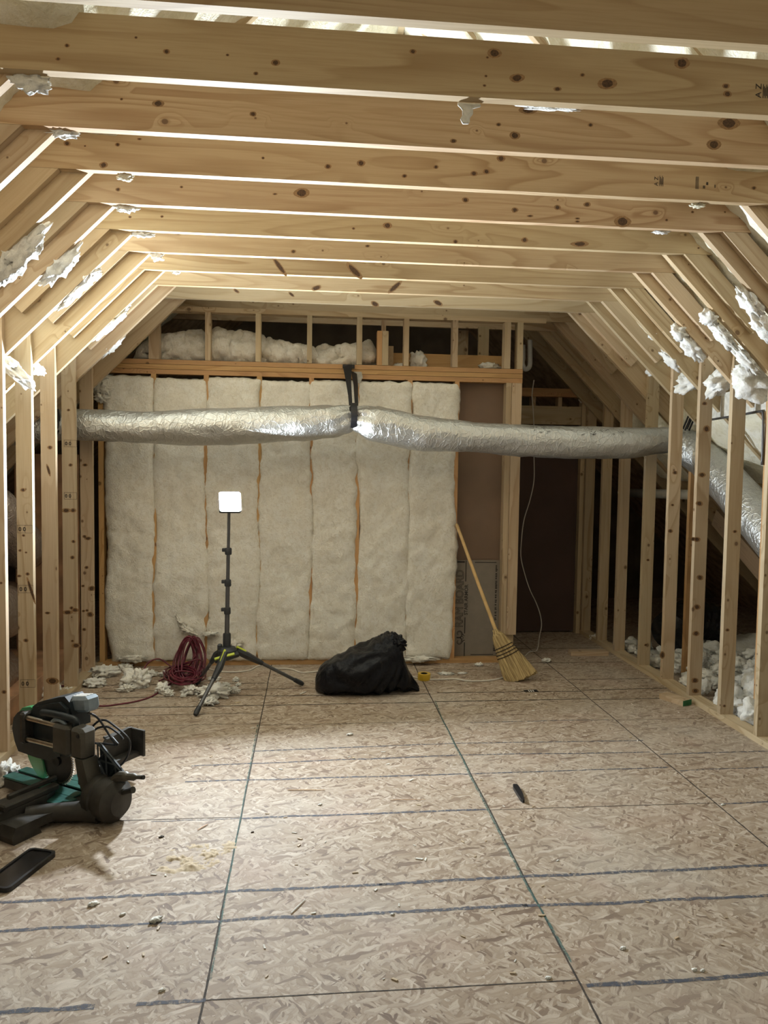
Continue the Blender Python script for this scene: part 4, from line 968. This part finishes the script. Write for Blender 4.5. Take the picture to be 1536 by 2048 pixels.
b.add(vs, [q for i in range(n) for q in ((6*i, 6*i+2, 6*i+4), (6*i+1, 6*i+5, 6*i+3), (6*i, 6*i+1, 6*i+3, 6*i+2), (6*i+2, 6*i+3, 6*i+5, 6*i+4))]); P_(b, 'blade_teeth', M_RAIL, parent=bl_)
b = MB(); b.lathe([(.022, .046), (.022, .064)], 18, axis=1, M=Matrix.Translation((BC[0], 0, BC[1]))); P_(b, 'arbor_nut', M_CAST, True, bl_)
# motor, grip, trigger
b = MB(); b.prism([(-.241, .365), (-.248, .405), (-.232, .430), (-.196, .455), (-.150, .472), (-.100, .487), (-.05, .503), (-.010, .512), (.02, .49), (.04, .43), (.045, .371), (-.05, .352), (-.2, .345)], .035, .135, 1); b.prism([(-.225, .38), (-.22, .42), (-.19, .44), (-.10, .468), (-.03, .485), (.02, .46), (.03, .40), (-.05, .37)], .018, .036, 1); mo = P_(b, 'motor_housing', M_SBODY)
b = MB(); b.cbox(-.066, .066, -.042, .042, -.036, .036, .014, M=Matrix.Translation((.045, .095, .475)) @ Matrix.Rotation(-.16, 4, 'Y')); P_(b, 'motor_cover', M_SILV, parent=mo)
b = MB()
for i in range(3): b.cbox(-.045, .045, -.022+i*.018, -.012+i*.018, .0362, .0385, .001, M=Matrix.Translation((.045, .095, .475)) @ Matrix.Rotation(-.16, 4, 'Y'))
P_(b, 'cover_strip', M_WHITE, parent=mo)
b = MB(); b.tube(spline([(-.13, .01, .425), (-.06, .005, .432), (.03, .005, .432), (.085, .01, .425), (.085, .015, .40), (.05, .02, .372), (.02, .025, .365)], 6), [.017]*13+[.016]*24, 12); P_(b, 'grip', M_SBODY, True)
b = MB(); b.tube(spline([(-.06, .005, .392), (-.03, .0, .410), (.01, .0, .412), (.035, .0, .394), (.0, .0, .382), (-.05, .005, .386)], 5), .010, 10); P_(b, 'trigger', M_SILV, True)
# cord loops behind the head
pc = [(.09, .08, .44), (.10, .13, .40), (.16, .15, .315), (.205, .15, .289), (.125, .14, .281), (.048, .14, .275), (.02, .15, .31), (.05, .16, .36), (.11, .16, .385), (.19, .15, .371), (.27, .15, .33), (.28, .15, .28), (.24, .15, .21), (.16, .14, .155), (.09, .13, .18), (.05, .13, .25), (.06, .14, .33), (.13, .15, .36), (.20, .15, .345), (.24, .15, .32)]
b = MB(); b.tube(spline(pc, 8), .0052, 8); P_(b, 'power_cord', M_BLACK, True)
b = MB(); b.tube([(.165, .15, .312), (.202, .148, .290)], .0085, 8); P_(b, 'cord_clip', M_BLACK)
# bevel lock lever with a worn end
b = MB(); b.tube(spline([(.30, .03, .175), (.335, .03, .205), (.375, .03, .215), (.42, .03, .222), (.478, .03, .232)], 5), [.02]*6+[.022]*6+[.016]*5+[.009]*4, 10); P_(b, 'lock_lever', M_CASTL, True)
b = MB(); b.tube([(.478, .03, .232), (.488, .03, .234)], .0095, 10); P_(b, 'lever_tip', M_BLACK)
b = MB(); b.tube([(.34, .03, .13), (.40, .03, .155), (.425, .03, .165)], [.014, .012, .015], 10); P_(b, 'bevel_knob', M_CAST, True)
b = MB(); b.tube([(.06, .06, .185), (.12, .06, .165), (.16, .05, .13)], .016, 10); b.cbox(.05, .14, .05, .075, .10, .155, .006); P_(b, 'clamp_bracket', M_CASTL)

# ---------------------------------------------------------------- flat black case in front of the saw
c = AZ(0.01, 60, 1732); d1 = Vector((.095, .30, 0)).normalized(); M = frame((c.x-.03, c.y-.02, 0), d1, (0, 0, 1))
case = thing('flat_case', 'flat black rectangular case with raised rim lying before the miter saw', 'case', (c.x, c.y, 0)); bpy.context.view_layer.update()
def rr(L_, W_, r, n=6):
    out = []
    for cx, cy, a0 in ((L_-r, W_-r, 0), (-L_+r, W_-r, 90), (-L_+r, -W_+r, 180), (L_-r, -W_+r, 270)):
        out += [(cx+r*math.cos(math.radians(a0+90*k/(n-1))), cy+r*math.sin(math.radians(a0+90*k/(n-1)))) for k in range(n)]
    return out
b = MB(); b.prism(rr(.145, .062, .022), 0, .012, 2, M=M); sub(b.build('case_body', M_BLACK), case)
b = MB(); o_, i_ = rr(.145, .062, .022), rr(.133, .051, .016); n = len(o_)
vs = [M @ Vector((*p, z)) for z in (.012, .018) for p in o_+i_]
b.add(vs, [(k, (k+1) % n, 2*n+(k+1) % n, 2*n+k) for k in range(n)]+[(n+k, 3*n+k, 3*n+(k+1) % n, n+(k+1) % n) for k in range(n)]+[(2*n+k, 2*n+(k+1) % n, 3*n+(k+1) % n, 3*n+k) for k in range(n)])
sub(b.build('case_rim', M_BLACK), case)
b = MB(); b.prism(rr(.132, .050, .016), .0122, .0135, 2, M=M); sub(b.build('case_face', plain('dark_glass', (.02, .02, .022), .2)), case)

# ---------------------------------------------------------------- cords and cables
def cable(name, label, cat, pts, r, mat, n=8, segs=8, group=None):
    b = MB(); b.tube(spline(pts, segs), r, n); return tag(b.build(name, mat, smooth=True), label, cat, group)
z = .006
red = [AZ(z, x, y) for x, y in ((60, 1392), (100, 1378), (128, 1372), (150, 1385), (158, 1398))]+[AZ(z, x, y) for x, y in ((175, 1408), (205, 1412), (240, 1408), (275, 1402), (305, 1392), (330, 1375), (345, 1363))]
b = MB(); b.tube(spline(red, 8), .0055, 8)
lp = [AZ(.008, 352, 1358), AZ(.006, 322, 1380), AY(5.62, 300, 1372), AY(5.66, 288, 1345), AY(5.70, 297, 1325), AY(5.72, 318, 1318), AY(5.72, 338, 1330), AY(5.68, 355, 1345), AZ(.01, 372, 1352)]
b.tube(spline(lp, 8), .0055, 8)
b.tube(spline([AZ(.01, 318, 1362), AZ(.02, 345, 1350), AZ(.05, 372, 1338), AY(5.72, 392, 1312)], 8), .0055, 8)
rc = thing('extension_cord', 'coiled maroon extension cord with a tail running to the saw-side studs', 'cord', AZ(0, 375, 1352)); bpy.context.view_layer.update()
sub(b.build('cord_tail', M_RED, smooth=True), rc)
for i in range(13):                               # coil loops standing against the batt
    b = MB(); a0 = R.uniform(-.25, .25); cx = 378+R.uniform(-9, 9); w_ = R.uniform(10, 26); h_ = R.uniform(34, 46); yy = 5.90-.014*i*.8
    pts = []
    for k in range(27):
        a = 2*math.pi*k/26; sx, sy = w_*math.sin(a)*(1-.35*math.cos(a)), -h_*math.cos(a)
        p = AY(yy, cx+sx*math.cos(a0)-sy*math.sin(a0)*.4+(8 if i % 4 == 0 else 0), 1312+sy*.9); p.z = max(p.z, .008); p.y = yy-max(0, (.16-p.z))*.9; pts.append(p)
    b.tube(spline(pts, 3), .0056, 7); sub(b.build('coil_loop', M_RED, smooth=True), rc)
for i in range(12):                               # flattened lower loops
    b = MB(); pts = []; ox, oy = 372+R.uniform(-12, 12), 1350+R.uniform(-7, 6); w_, h_, a0 = R.uniform(22, 36), R.uniform(8, 17), R.uniform(-.35, .35)
    for k in range(25):
        a = 2*math.pi*k/24; p = AZ(.010+.006*i+.01*abs(math.sin(a*2+i)), ox+w_*math.cos(a)*math.cos(a0)-h_*math.sin(a)*math.sin(a0), oy+h_*math.sin(a)+w_*math.cos(a)*math.sin(a0)*.3); pts.append(p)
    b.tube(spline(pts, 3), .0056, 7); sub(b.build('coil_loop', M_RED, smooth=True), rc)
b = MB(); b.tube([AY(5.78, 352, 1336), AY(5.72, 372, 1326), AY(5.71, 395, 1318), AY(5.75, 405, 1322)], .0062, 7); sub(b.build('tie_wrap', M_RED, smooth=True), rc)
cable('white_cable', 'white cable along the floor between tripod and trash bag', 'cable', [AZ(.006, x, y) for x, y in ((418, 1338), (440, 1343), (470, 1344), (500, 1340), (520, 1331), (545, 1336), (580, 1338), (605, 1345), (640, 1342))], .006, M_CORD)
cable('white_cable', 'white cable along the floor between tape roll and broom', 'cable', [AZ(.006, x, y) for x, y in ((822, 1352), (845, 1358), (880, 1359), (910, 1358), (940, 1362), (975, 1361), (1000, 1357), (1020, 1350))], .006, M_CORD)
hang = [AY(6.95, x, y) for x, y in ((1068, 760), (1064, 790), (1066, 815), (1068, 860), (1068, 910), (1068, 960), (1060, 1000), (1048, 1040), (1043, 1080), (1042, 1115), (1050, 1150), (1060, 1180), (1072, 1205))]+[AY(6.9, 1080, 1228), AY(6.8, 1083, 1250), AY(6.7, 1079, 1272)]+[AZ(.006, 1074, 1300), AZ(.006, 1060, 1303), AZ(.006, 1050, 1312)]
cable('hanging_cable', 'thin pale cable dangling in front of the dark brown panel', 'cable', hang, .005, M_CORD)

# ---------------------------------------------------------------- small things on the floor
tr = AZ(0, 848, 1359)
t = thing('tape_roll', 'yellow tape roll lying beside the trash bag', 'tape', tr); bpy.context.view_layer.update()
M_YEL = plain('yellow_tape', (.62, .40, .03), .45, vary=.05)
b = MB(); b.lathe([(.028, 0), (.047, 0), (.048, .004), (.048, .044), (.047, .048), (.028, .048), (.028, 0)], 28, M=Matrix.Translation(tr), cap=False); sub(b.build('tape_band', M_YEL, smooth=True, angle=.7), t)
b = MB(); b.lathe([(.024, .001), (.0279, .001), (.0279, .047), (.024, .047), (.024, .001)], 24, M=Matrix.Translation(tr), cap=False); sub(b.build('card_core', M_BLACK, smooth=True, angle=.7), t)
k0, k1 = AZ(.006, 1028, 1567), AZ(.006, 1047, 1604); ku = (k1-k0).normalized(); KM = frame(k0, ku, (0, 0, 1)); kl = (k1-k0).length
t = thing('utility_knife', 'black utility knife with pinkish tip lying alone on the open floor', 'knife', k0-Vector((0, 0, .006))); bpy.context.view_layer.update()
b = MB(); b.prism([(.03, -.012), (.06, -.017), (kl*.6, -.014), (kl*.92, -.010), (kl, -.003), (kl*.98, .006), (kl*.6, .014), (.06, .013), (.03, .009)], -.005, .011, 2, M=KM); sub(b.build('knife_handle', M_BLACK), t)
b = MB(); b.prism([(0, -.002), (.032, -.010), (.032, .008)], -.001, .001, 2, M=KM); sub(b.build('knife_blade', plain('blade_tip', (.55, .36, .36), .35, .6)), t)
a = AZ(0, 1142, 1312); bb = AZ(0, 1217, 1312)
o = board('wood_offcut', M_STUD, (a.x, a.y, 0), (bb-a), (0, 0, 1), rect((bb-a).length, TH), 0, .089); tag(o, 'short pale wood offcut lying across the floor near the dark recess', 'offcut')
a = AZ(0, 1366, 1413); bb = AZ(.0, 1391, 1411); ax = (AZ(0, 1348, 1398)-a); 
gb = thing('painted_block', 'wood block with a green painted end resting against the plate', 'offcut', a); bpy.context.view_layer.update()
dX = Vector((-.42, .9, 0)).normalized(); dY = Vector((.9, .42, 0)).normalized(); BM = frame((a.x, a.y, 0), dX, (0, 0, 1)); BM = Matrix(((dX.x, dY.x, 0, a.x), (dX.y, dY.y, 0, a.y), (0, 0, 1, 0), (0, 0, 0, 1)))
b = MB(); b.cbox(.001, .20, 0, .086, 0, .038, .001, M=BM); sub(b.build('block_body', M_STUD), gb)
b = MB(); b.box(-.001, .001, 0, .086, 0, .038, M=BM); sub(b.build('painted_end', plain('green_paint', (.03, .16, .06), .7)), gb)
c = AZ(.0006, 1062, 1382); b = MB(); b.box(c.x-.05, c.x+.05, c.y-.028, c.y+.028, .0006, .0018); lab = tag(b.build('black_label', M_BLACK), 'small black label stuck on the floor past the broom', 'label')
b = MB()
for i in range(3): b.box(c.x-.02+i*.016, c.x-.012+i*.016, c.y-.02, c.y+.015, .0019, .0022)
sub(b.build('label_bar', M_WHITE), lab)
# scraps of insulation on the floor
for i, (x, y, w_, h_, d_, nm) in enumerate(((208, 1352, .10, .055, .07, 'heap of white insulation crumbs at the foot of the corner stud'), (190, 1372, .075, .04, .05, 'white insulation scrap in front of the crumbs by the corner stud'), (250, 1338, .055, .03, .04, 'thin insulation scrap behind the big torn piece'),
        (274, 1372, .095, .085, .07, 'big torn cone of white insulation inside the cord loop'), (252, 1382, .05, .03, .04, 'flat skirt of insulation by the big torn cone'), (325, 1385, .05, .045, .04, 'insulation scrap lying on the maroon cord tail'), (338, 1390, .032, .025, .03, 'small scrap touching the one on the maroon tail'),
        (385, 1387, .065, .035, .045, 'flat white insulation scrap beside the front tripod leg'), (430, 1393, .10, .06, .075, 'largest white insulation scrap, right behind the front tripod leg'), (418, 1408, .06, .03, .04, 'crumpled edge piece in front of the largest scrap'), (452, 1381, .03, .04, .025, 'upright corner scrap on the largest scrap edge'),
        (470, 1387, .03, .035, .025, 'lone knobbly scrap beyond the largest scrap'), (472, 1362, .022, .02, .02, 'tiny scrap pair, lower one, under the tripod'), (477, 1371, .018, .014, .018, 'tiny scrap pair, front one, under the tripod'), (366, 1394, .018, .016, .016, 'pebble-size scrap beside the flat white scrap'), (428, 1360, .04, .02, .03, 'dim greenish scrap beneath the tripod hub'),
        (330, 1352, .045, .025, .03, 'insulation scrap between cord loop and coil'), (302, 1352, .04, .03, .03, 'insulation scrap seen through the maroon loop'), (892, 1348, .06, .008, .035, 'flat paper-white flake past the tape roll'), (925, 1347, .035, .006, .02, 'smaller flat white flake nearer the broom'), (958, 1332, .03, .02, .02, 'white scrap against the sole plank'),
        (1093, 1323, .035, .02, .03, 'white scrap on the dark joint line by the broom'), (1093, 1258, .03, .025, .025, 'white scrap at the foot of the dark panel'), (1147, 1262, .05, .03, .03, 'white scraps heap at the dark panel corner'), (1190, 1280, .05, .035, .04, 'white scrap by the first shadowed studs'), (1170, 1268, .025, .02, .02, 'little scrap near the panel corner heap'),
        (22, 1400, .10, .13, .08, 'white foam slab propped behind the edge-lit stud'), (75, 1395, .05, .06, .05, 'white foam piece between the saw-side studs'), (10, 1565, .06, .07, .06, 'bright white foam lump beside the saw table'), (60, 1455, .05, .07, .05, 'foam piece behind the green saw table'), (132, 1388, .045, .03, .03, 'foam scrap at the foot of the knotted stud'))):
    p = AZ(0, x, y); b = MB(); blob_mesh(b, (p.x, p.y, h_*.55), (1, .2*R.uniform(-1, 1), 0), w_*.85, d_, h_*.75, 100+i, .66, 40, 26, freq=2.4)
    b.v = [(q[0], q[1], max(.002, q[2])) for q in b.v]
    tag(b.build('insulation_scrap', M_LOOSE if i not in (26, 28) else M_FOAMW, smooth=True), nm, 'insulation', 'insulation scraps on the floor')
# foam rubble beyond the broom-side studs: every chunk its own object
protos = []
for i in range(7):
    b = MB(); blob_mesh(b, (0, 0, .0), (1, .3, .2), .075, .06, .052, 200+i, .5, 26, 18, freq=1.5); protos.append(b.build('foam_chunk', M_FOAMW if i % 2 else M_LOOSE, smooth=True))
RL = 'white foam chunk in the rubble behind the broom-side studs'
RG = 'foam chunks behind the broom side studs'
cnt = 0
for row in range(5):
    for j in range(26):
        y = 3.3+j*.128+R.uniform(-.05, .05); x = 2.83+row*.125+R.uniform(-.05, .05)
        if y > 6.0 and R.random() < .5: continue
        o = protos[cnt] if cnt < 7 else protos[R.randrange(7)].copy()
        if cnt >= 7: col.objects.link(o)
        s = R.uniform(.6, 1.25)*(1.1 if y < 5.2 else .8); o.scale = (s, s, s)
        hz = .035+.045*max(0, row-.5)*(1 if y < 5.6 else .5)+R.uniform(-.01, .03)
        o.location = (x, y, hz); o.rotation_euler = (R.uniform(-.6, .6), R.uniform(-.6, .6), R.uniform(0, 6.28)); tag(o, RL, 'insulation', RG); cnt += 1
for i in range(16):
    o = protos[R.randrange(7)].copy(); col.objects.link(o); s = R.uniform(.5, 1.1); o.scale = (s, s, s); o.location = (KL-.20-R.uniform(0, .25), 3.9+i*.12, .035+R.uniform(0, .03)); o.rotation_euler = (R.uniform(-.5, .5), 0, R.uniform(0, 6))
    tag(o, 'white foam chunk on the dark floor behind the saw-side studs', 'insulation', 'foam chunks behind the saw side studs')
# sawdust and chips
g = NT('sawdust'); M_DUST = g.fin(g.mix(g.mapr(g.noise(g.co(), 90, 3), .3, .7), (.46, .36, .245), (.60, .50, .36)), .95)
b = MB(); nu, nv = 90, 60; pc_ = AZ(0, 392, 1712); vs = []
ux = Vector((.23, .10, 0)).normalized(); uy = Vector((-ux.y, ux.x, 0))
for j in range(nv+1):
    for i in range(nu+1):
        s, t = i/nu*2-1, j/nv*2-1; q = pc_+ux*s*.20+uy*t*.13; e = max(0, 1-s*s-t*t)
        hgt = .020*(fbm((q.x*14, q.y*14, 1), 4)+.12)*e+.007*fbm((q.x*60, q.y*60, 3), 3)*e-.0022
        vs.append((q.x, q.y, max(-.002, hgt)))
b.add(vs, [(j*(nu+1)+i, j*(nu+1)+i+1, (j+1)*(nu+1)+i+1, (j+1)*(nu+1)+i) for j in range(nv) for i in range(nu)])
tag(b.build('sawdust', M_DUST, smooth=True), 'small clumpy sawdust pile on the open floor by the black case', 'sawdust', kind='stuff')
for i, (x, y, w_, nm, mt) in enumerate(((186, 1810, .022, 'cream foam crumb on the dark marker line before the flat black case', M_LOOSE), (312, 1842, .026, 'cream foam crumb on the second marker line', M_LOOSE), (322, 1675, .012, 'dark crumb above the sawdust pile', M_JOINT), (324, 1981, .012, 'cream crumb near the bottom of the photo', M_LOOSE), (1096, 1957, .012, 'white crumb on the joint at the bottom', M_LOOSE),
        (1246, 1898, .013, 'brownish white crumb by itself on the broom-side floor', M_LOOSE), (1389, 1941, .012, 'white crumb pair near the lowest marker line, first', M_LOOSE), (1405, 1942, .010, 'white crumb pair near the lowest marker line, second', M_LOOSE), (785, 1829, .010, 'pinkish crumb on the middle of the second marker line', M_LOOSE), (1116, 1722, .008, 'tiny crumb above the first marker line', M_LOOSE), (700, 1470, .022, 'pale chip between bag and the open floor', M_LOOSE), (640, 1610, .012, 'pale chip by the marker rectangle', M_LOOSE), (245, 1830, .012, 'grit crumb between the two marker lines', M_LOOSE), (1445, 1610, .012, 'white crumb on the broom-side floor joint', M_LOOSE), (505, 1665, .008, 'dark grit speck', M_JOINT))):
    p = AZ(0, x, y); b = MB(); blob_mesh(b, (p.x, p.y, w_*.2), (1, .5, 0), w_*.75, w_*.5, w_*.3, 300+i, .6, 16, 12); tag(b.build('floor_crumb', mt, smooth=True), nm if len(nm.split()) > 3 else nm+' on the open floor', 'crumb', 'crumbs on the floor')
for i, (x0, y0, x1, y1, wd, nm, mt) in enumerate(((582, 1826, 610, 1799, .004, 'thin pale splinter crossing between the two marker lines', M_LOOSE), (575, 1580, 650, 1580, .004, 'long thin brown splinter lying level on the bright floor', M_PLATE), (395, 1660, 416, 1648, .004, 'short brown splinter between saw and floor joint', M_PLATE), (780, 1600, 850, 1599, .0025, 'hair-thin splinter past the marker rectangle', M_PLATE), (470, 1406, 482, 1404, .008, 'pale wood chip in front of the biggest scrap', M_STUD), (600, 1388, 612, 1383, .006, 'pale wood chip by the tripod foot near the bag', M_LOOSE))):
    p, q = AZ(.003, x0, y0), AZ(.003, x1, y1); b = MB(); b.tube([p, p.lerp(q, .5)+Vector((0, 0, .001)), q], [wd*.6, wd*.8, wd*.5], 6, squash=.6); tag(b.build('wood_splinter', mt), nm, 'splinter', 'splinters on the floor')
chip = []
for i in range(5):
    b = MB(); l = R.uniform(.006, .016); b.prism([(-l, -.003), (l*.8, -.004), (l, .002), (-l*.7, .004)], 0, .0025, 2); chip.append(b.build('wood_chip', M_LOOSE if i % 2 else M_STUD))
for i in range(90):
    o = chip[i] if i < 5 else chip[R.randrange(5)].copy()
    if i >= 5: col.objects.link(o)
    px, py = R.uniform(200, 1480), 1385+600*R.random()**1.5; p = AZ(.0008, px, py)
    if not (-1.4 < p.x < 2.55): p.x = R.uniform(-.6, 1.9)
    if -1.55 < p.x < -.75 and 2.8 < p.y < 3.95: p.x += 1.2
    o.location = p; o.rotation_euler = (0, 0, R.uniform(0, 6.28)); s = R.uniform(.5, 1.2); o.scale = (s, s, s); tag(o, 'tiny pale wood chip scattered on the board floor', 'chip', 'wood chips on the floor')

# ---------------------------------------------------------------- things stored under the eaves
def fduct(name, label, pts, r, mat, ridge=.012, freq=150, seed=0):
    P = spline(pts, 14); b = MB(); rr_ = []; s = 0
    for i, p in enumerate(P):
        if i: s += (P[i]-P[i-1]).length
        rr_.append(r*(1+.05*noise.noise(Vector((s*4, seed, 0))))+ridge*.5*math.sin(s*freq))
    b.tube(P, rr_, 22); return tag(b.build(name, mat, smooth=True), label, 'duct')
fduct('foil_hose', 'dull foil duct hose bending upward behind the saw-side studs', [(-2.05, 3.7, 1.35), (-2.05, 4.3, 1.45), (-2.1, 4.9, 1.75), (-2.35, 5.3, 1.95)], .19, M_FOIL, .004, 60, 1)
fduct('foil_hose', 'ridged foil hose painted brown-lit between the third and fourth saw-side studs', [(-2.25, 4.4, 1.42), (-2.02, 5.0, 1.30), (-1.98, 5.35, 1.05), (-2.1, 5.8, .95)], .15, M_FOILD, .010, 230, 2)
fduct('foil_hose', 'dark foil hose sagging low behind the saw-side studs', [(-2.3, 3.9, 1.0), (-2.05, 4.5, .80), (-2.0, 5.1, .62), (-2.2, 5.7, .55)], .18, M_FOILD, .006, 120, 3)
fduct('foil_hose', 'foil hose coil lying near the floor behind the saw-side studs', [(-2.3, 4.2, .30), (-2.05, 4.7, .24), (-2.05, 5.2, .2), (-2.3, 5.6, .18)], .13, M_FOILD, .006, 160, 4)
o = MB().box(-2.25, -1.78, 6.02, 6.04, 0, 1.66).build('kraft_panel', M_KRAFT); tag(o, 'brown kraft-faced panel closing the space behind the corner stud', 'panel')
o = MB().cbox(-2.6, -1.80, 3.6, 6.0, .0, .16, .004).build('low_box', M_KRAFT); tag(o, 'low brown boxed ledge on the floor behind the saw-side studs', 'ledge')
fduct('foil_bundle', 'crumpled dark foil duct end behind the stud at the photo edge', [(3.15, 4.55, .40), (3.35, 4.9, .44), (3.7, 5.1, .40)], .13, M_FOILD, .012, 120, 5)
fduct('foil_bundle', 'crumpled black foil lying past the brace stud', [(3.0, 6.05, .25), (3.3, 6.3, .32), (3.6, 6.3, .25)], .16, plain('black_foil', (.03, .03, .032), .22, .6, bump=.5, scale=20), .014, 90, 6)
# pale rigid board with a bent metal edge hanging high behind the studs
BXD = 2.80
P4 = [AX(BXD, x, y) for x, y in ((1424, 838), (1532, 822), (1532, 752), (1480, 778), (1424, 792))]
b = MB(); b.prism([(p.y, p.z) for p in P4], BXD, BXD+.018, 0); o = b.build('duct_board', plain('pale_board', (.62, .60, .54), .7)); tag(o, 'pale rigid board hanging high behind the broom-side studs', 'board')
b = MB(); b.tube(spline([AX(BXD-.012, x, y) for x, y in ((1424, 839), (1480, 830), (1518, 823), (1526, 828), (1526, 880), (1524, 930))], 4), .008, 8); tag(b.build('metal_rod', M_POLE, smooth=True), 'bent grey rod along the lower edge of the pale hanging board', 'rod')
b = MB(); a, c = Vector((3.24, 5.75, 1.30)), Vector((3.30, 3.6, .10)); t = (c-a).normalized()
o = board('dark_brace', M_DARK, a, c-a, Vector((0, t.z, -t.y)) if False else Vector((0, -t.z, t.y)), rect((c-a).length, .14), 0, TH); tag(o, 'dark slanting brace below the sloping duct behind the broom-side studs', 'brace')
b = MB(); nu, nv = 40, 40; vs = [(2.95+1.6*i/nu, 3.2+3.2*j/nv, .045+.07*fbm((i*.22, j*.22, 2), 4)+.10*min(1, max(0, i-6)/14)) for j in range(nv+1) for i in range(nu+1)]
b.add(vs, [(j*(nu+1)+i, j*(nu+1)+i+1, (j+1)*(nu+1)+i+1, (j+1)*(nu+1)+i) for j in range(nv) for i in range(nu)]); tag(b.build('blown_insulation', M_LOOSE, smooth=True), 'deep loose insulation filling the eave beyond the broom-side studs', 'insulation', kind='stuff')
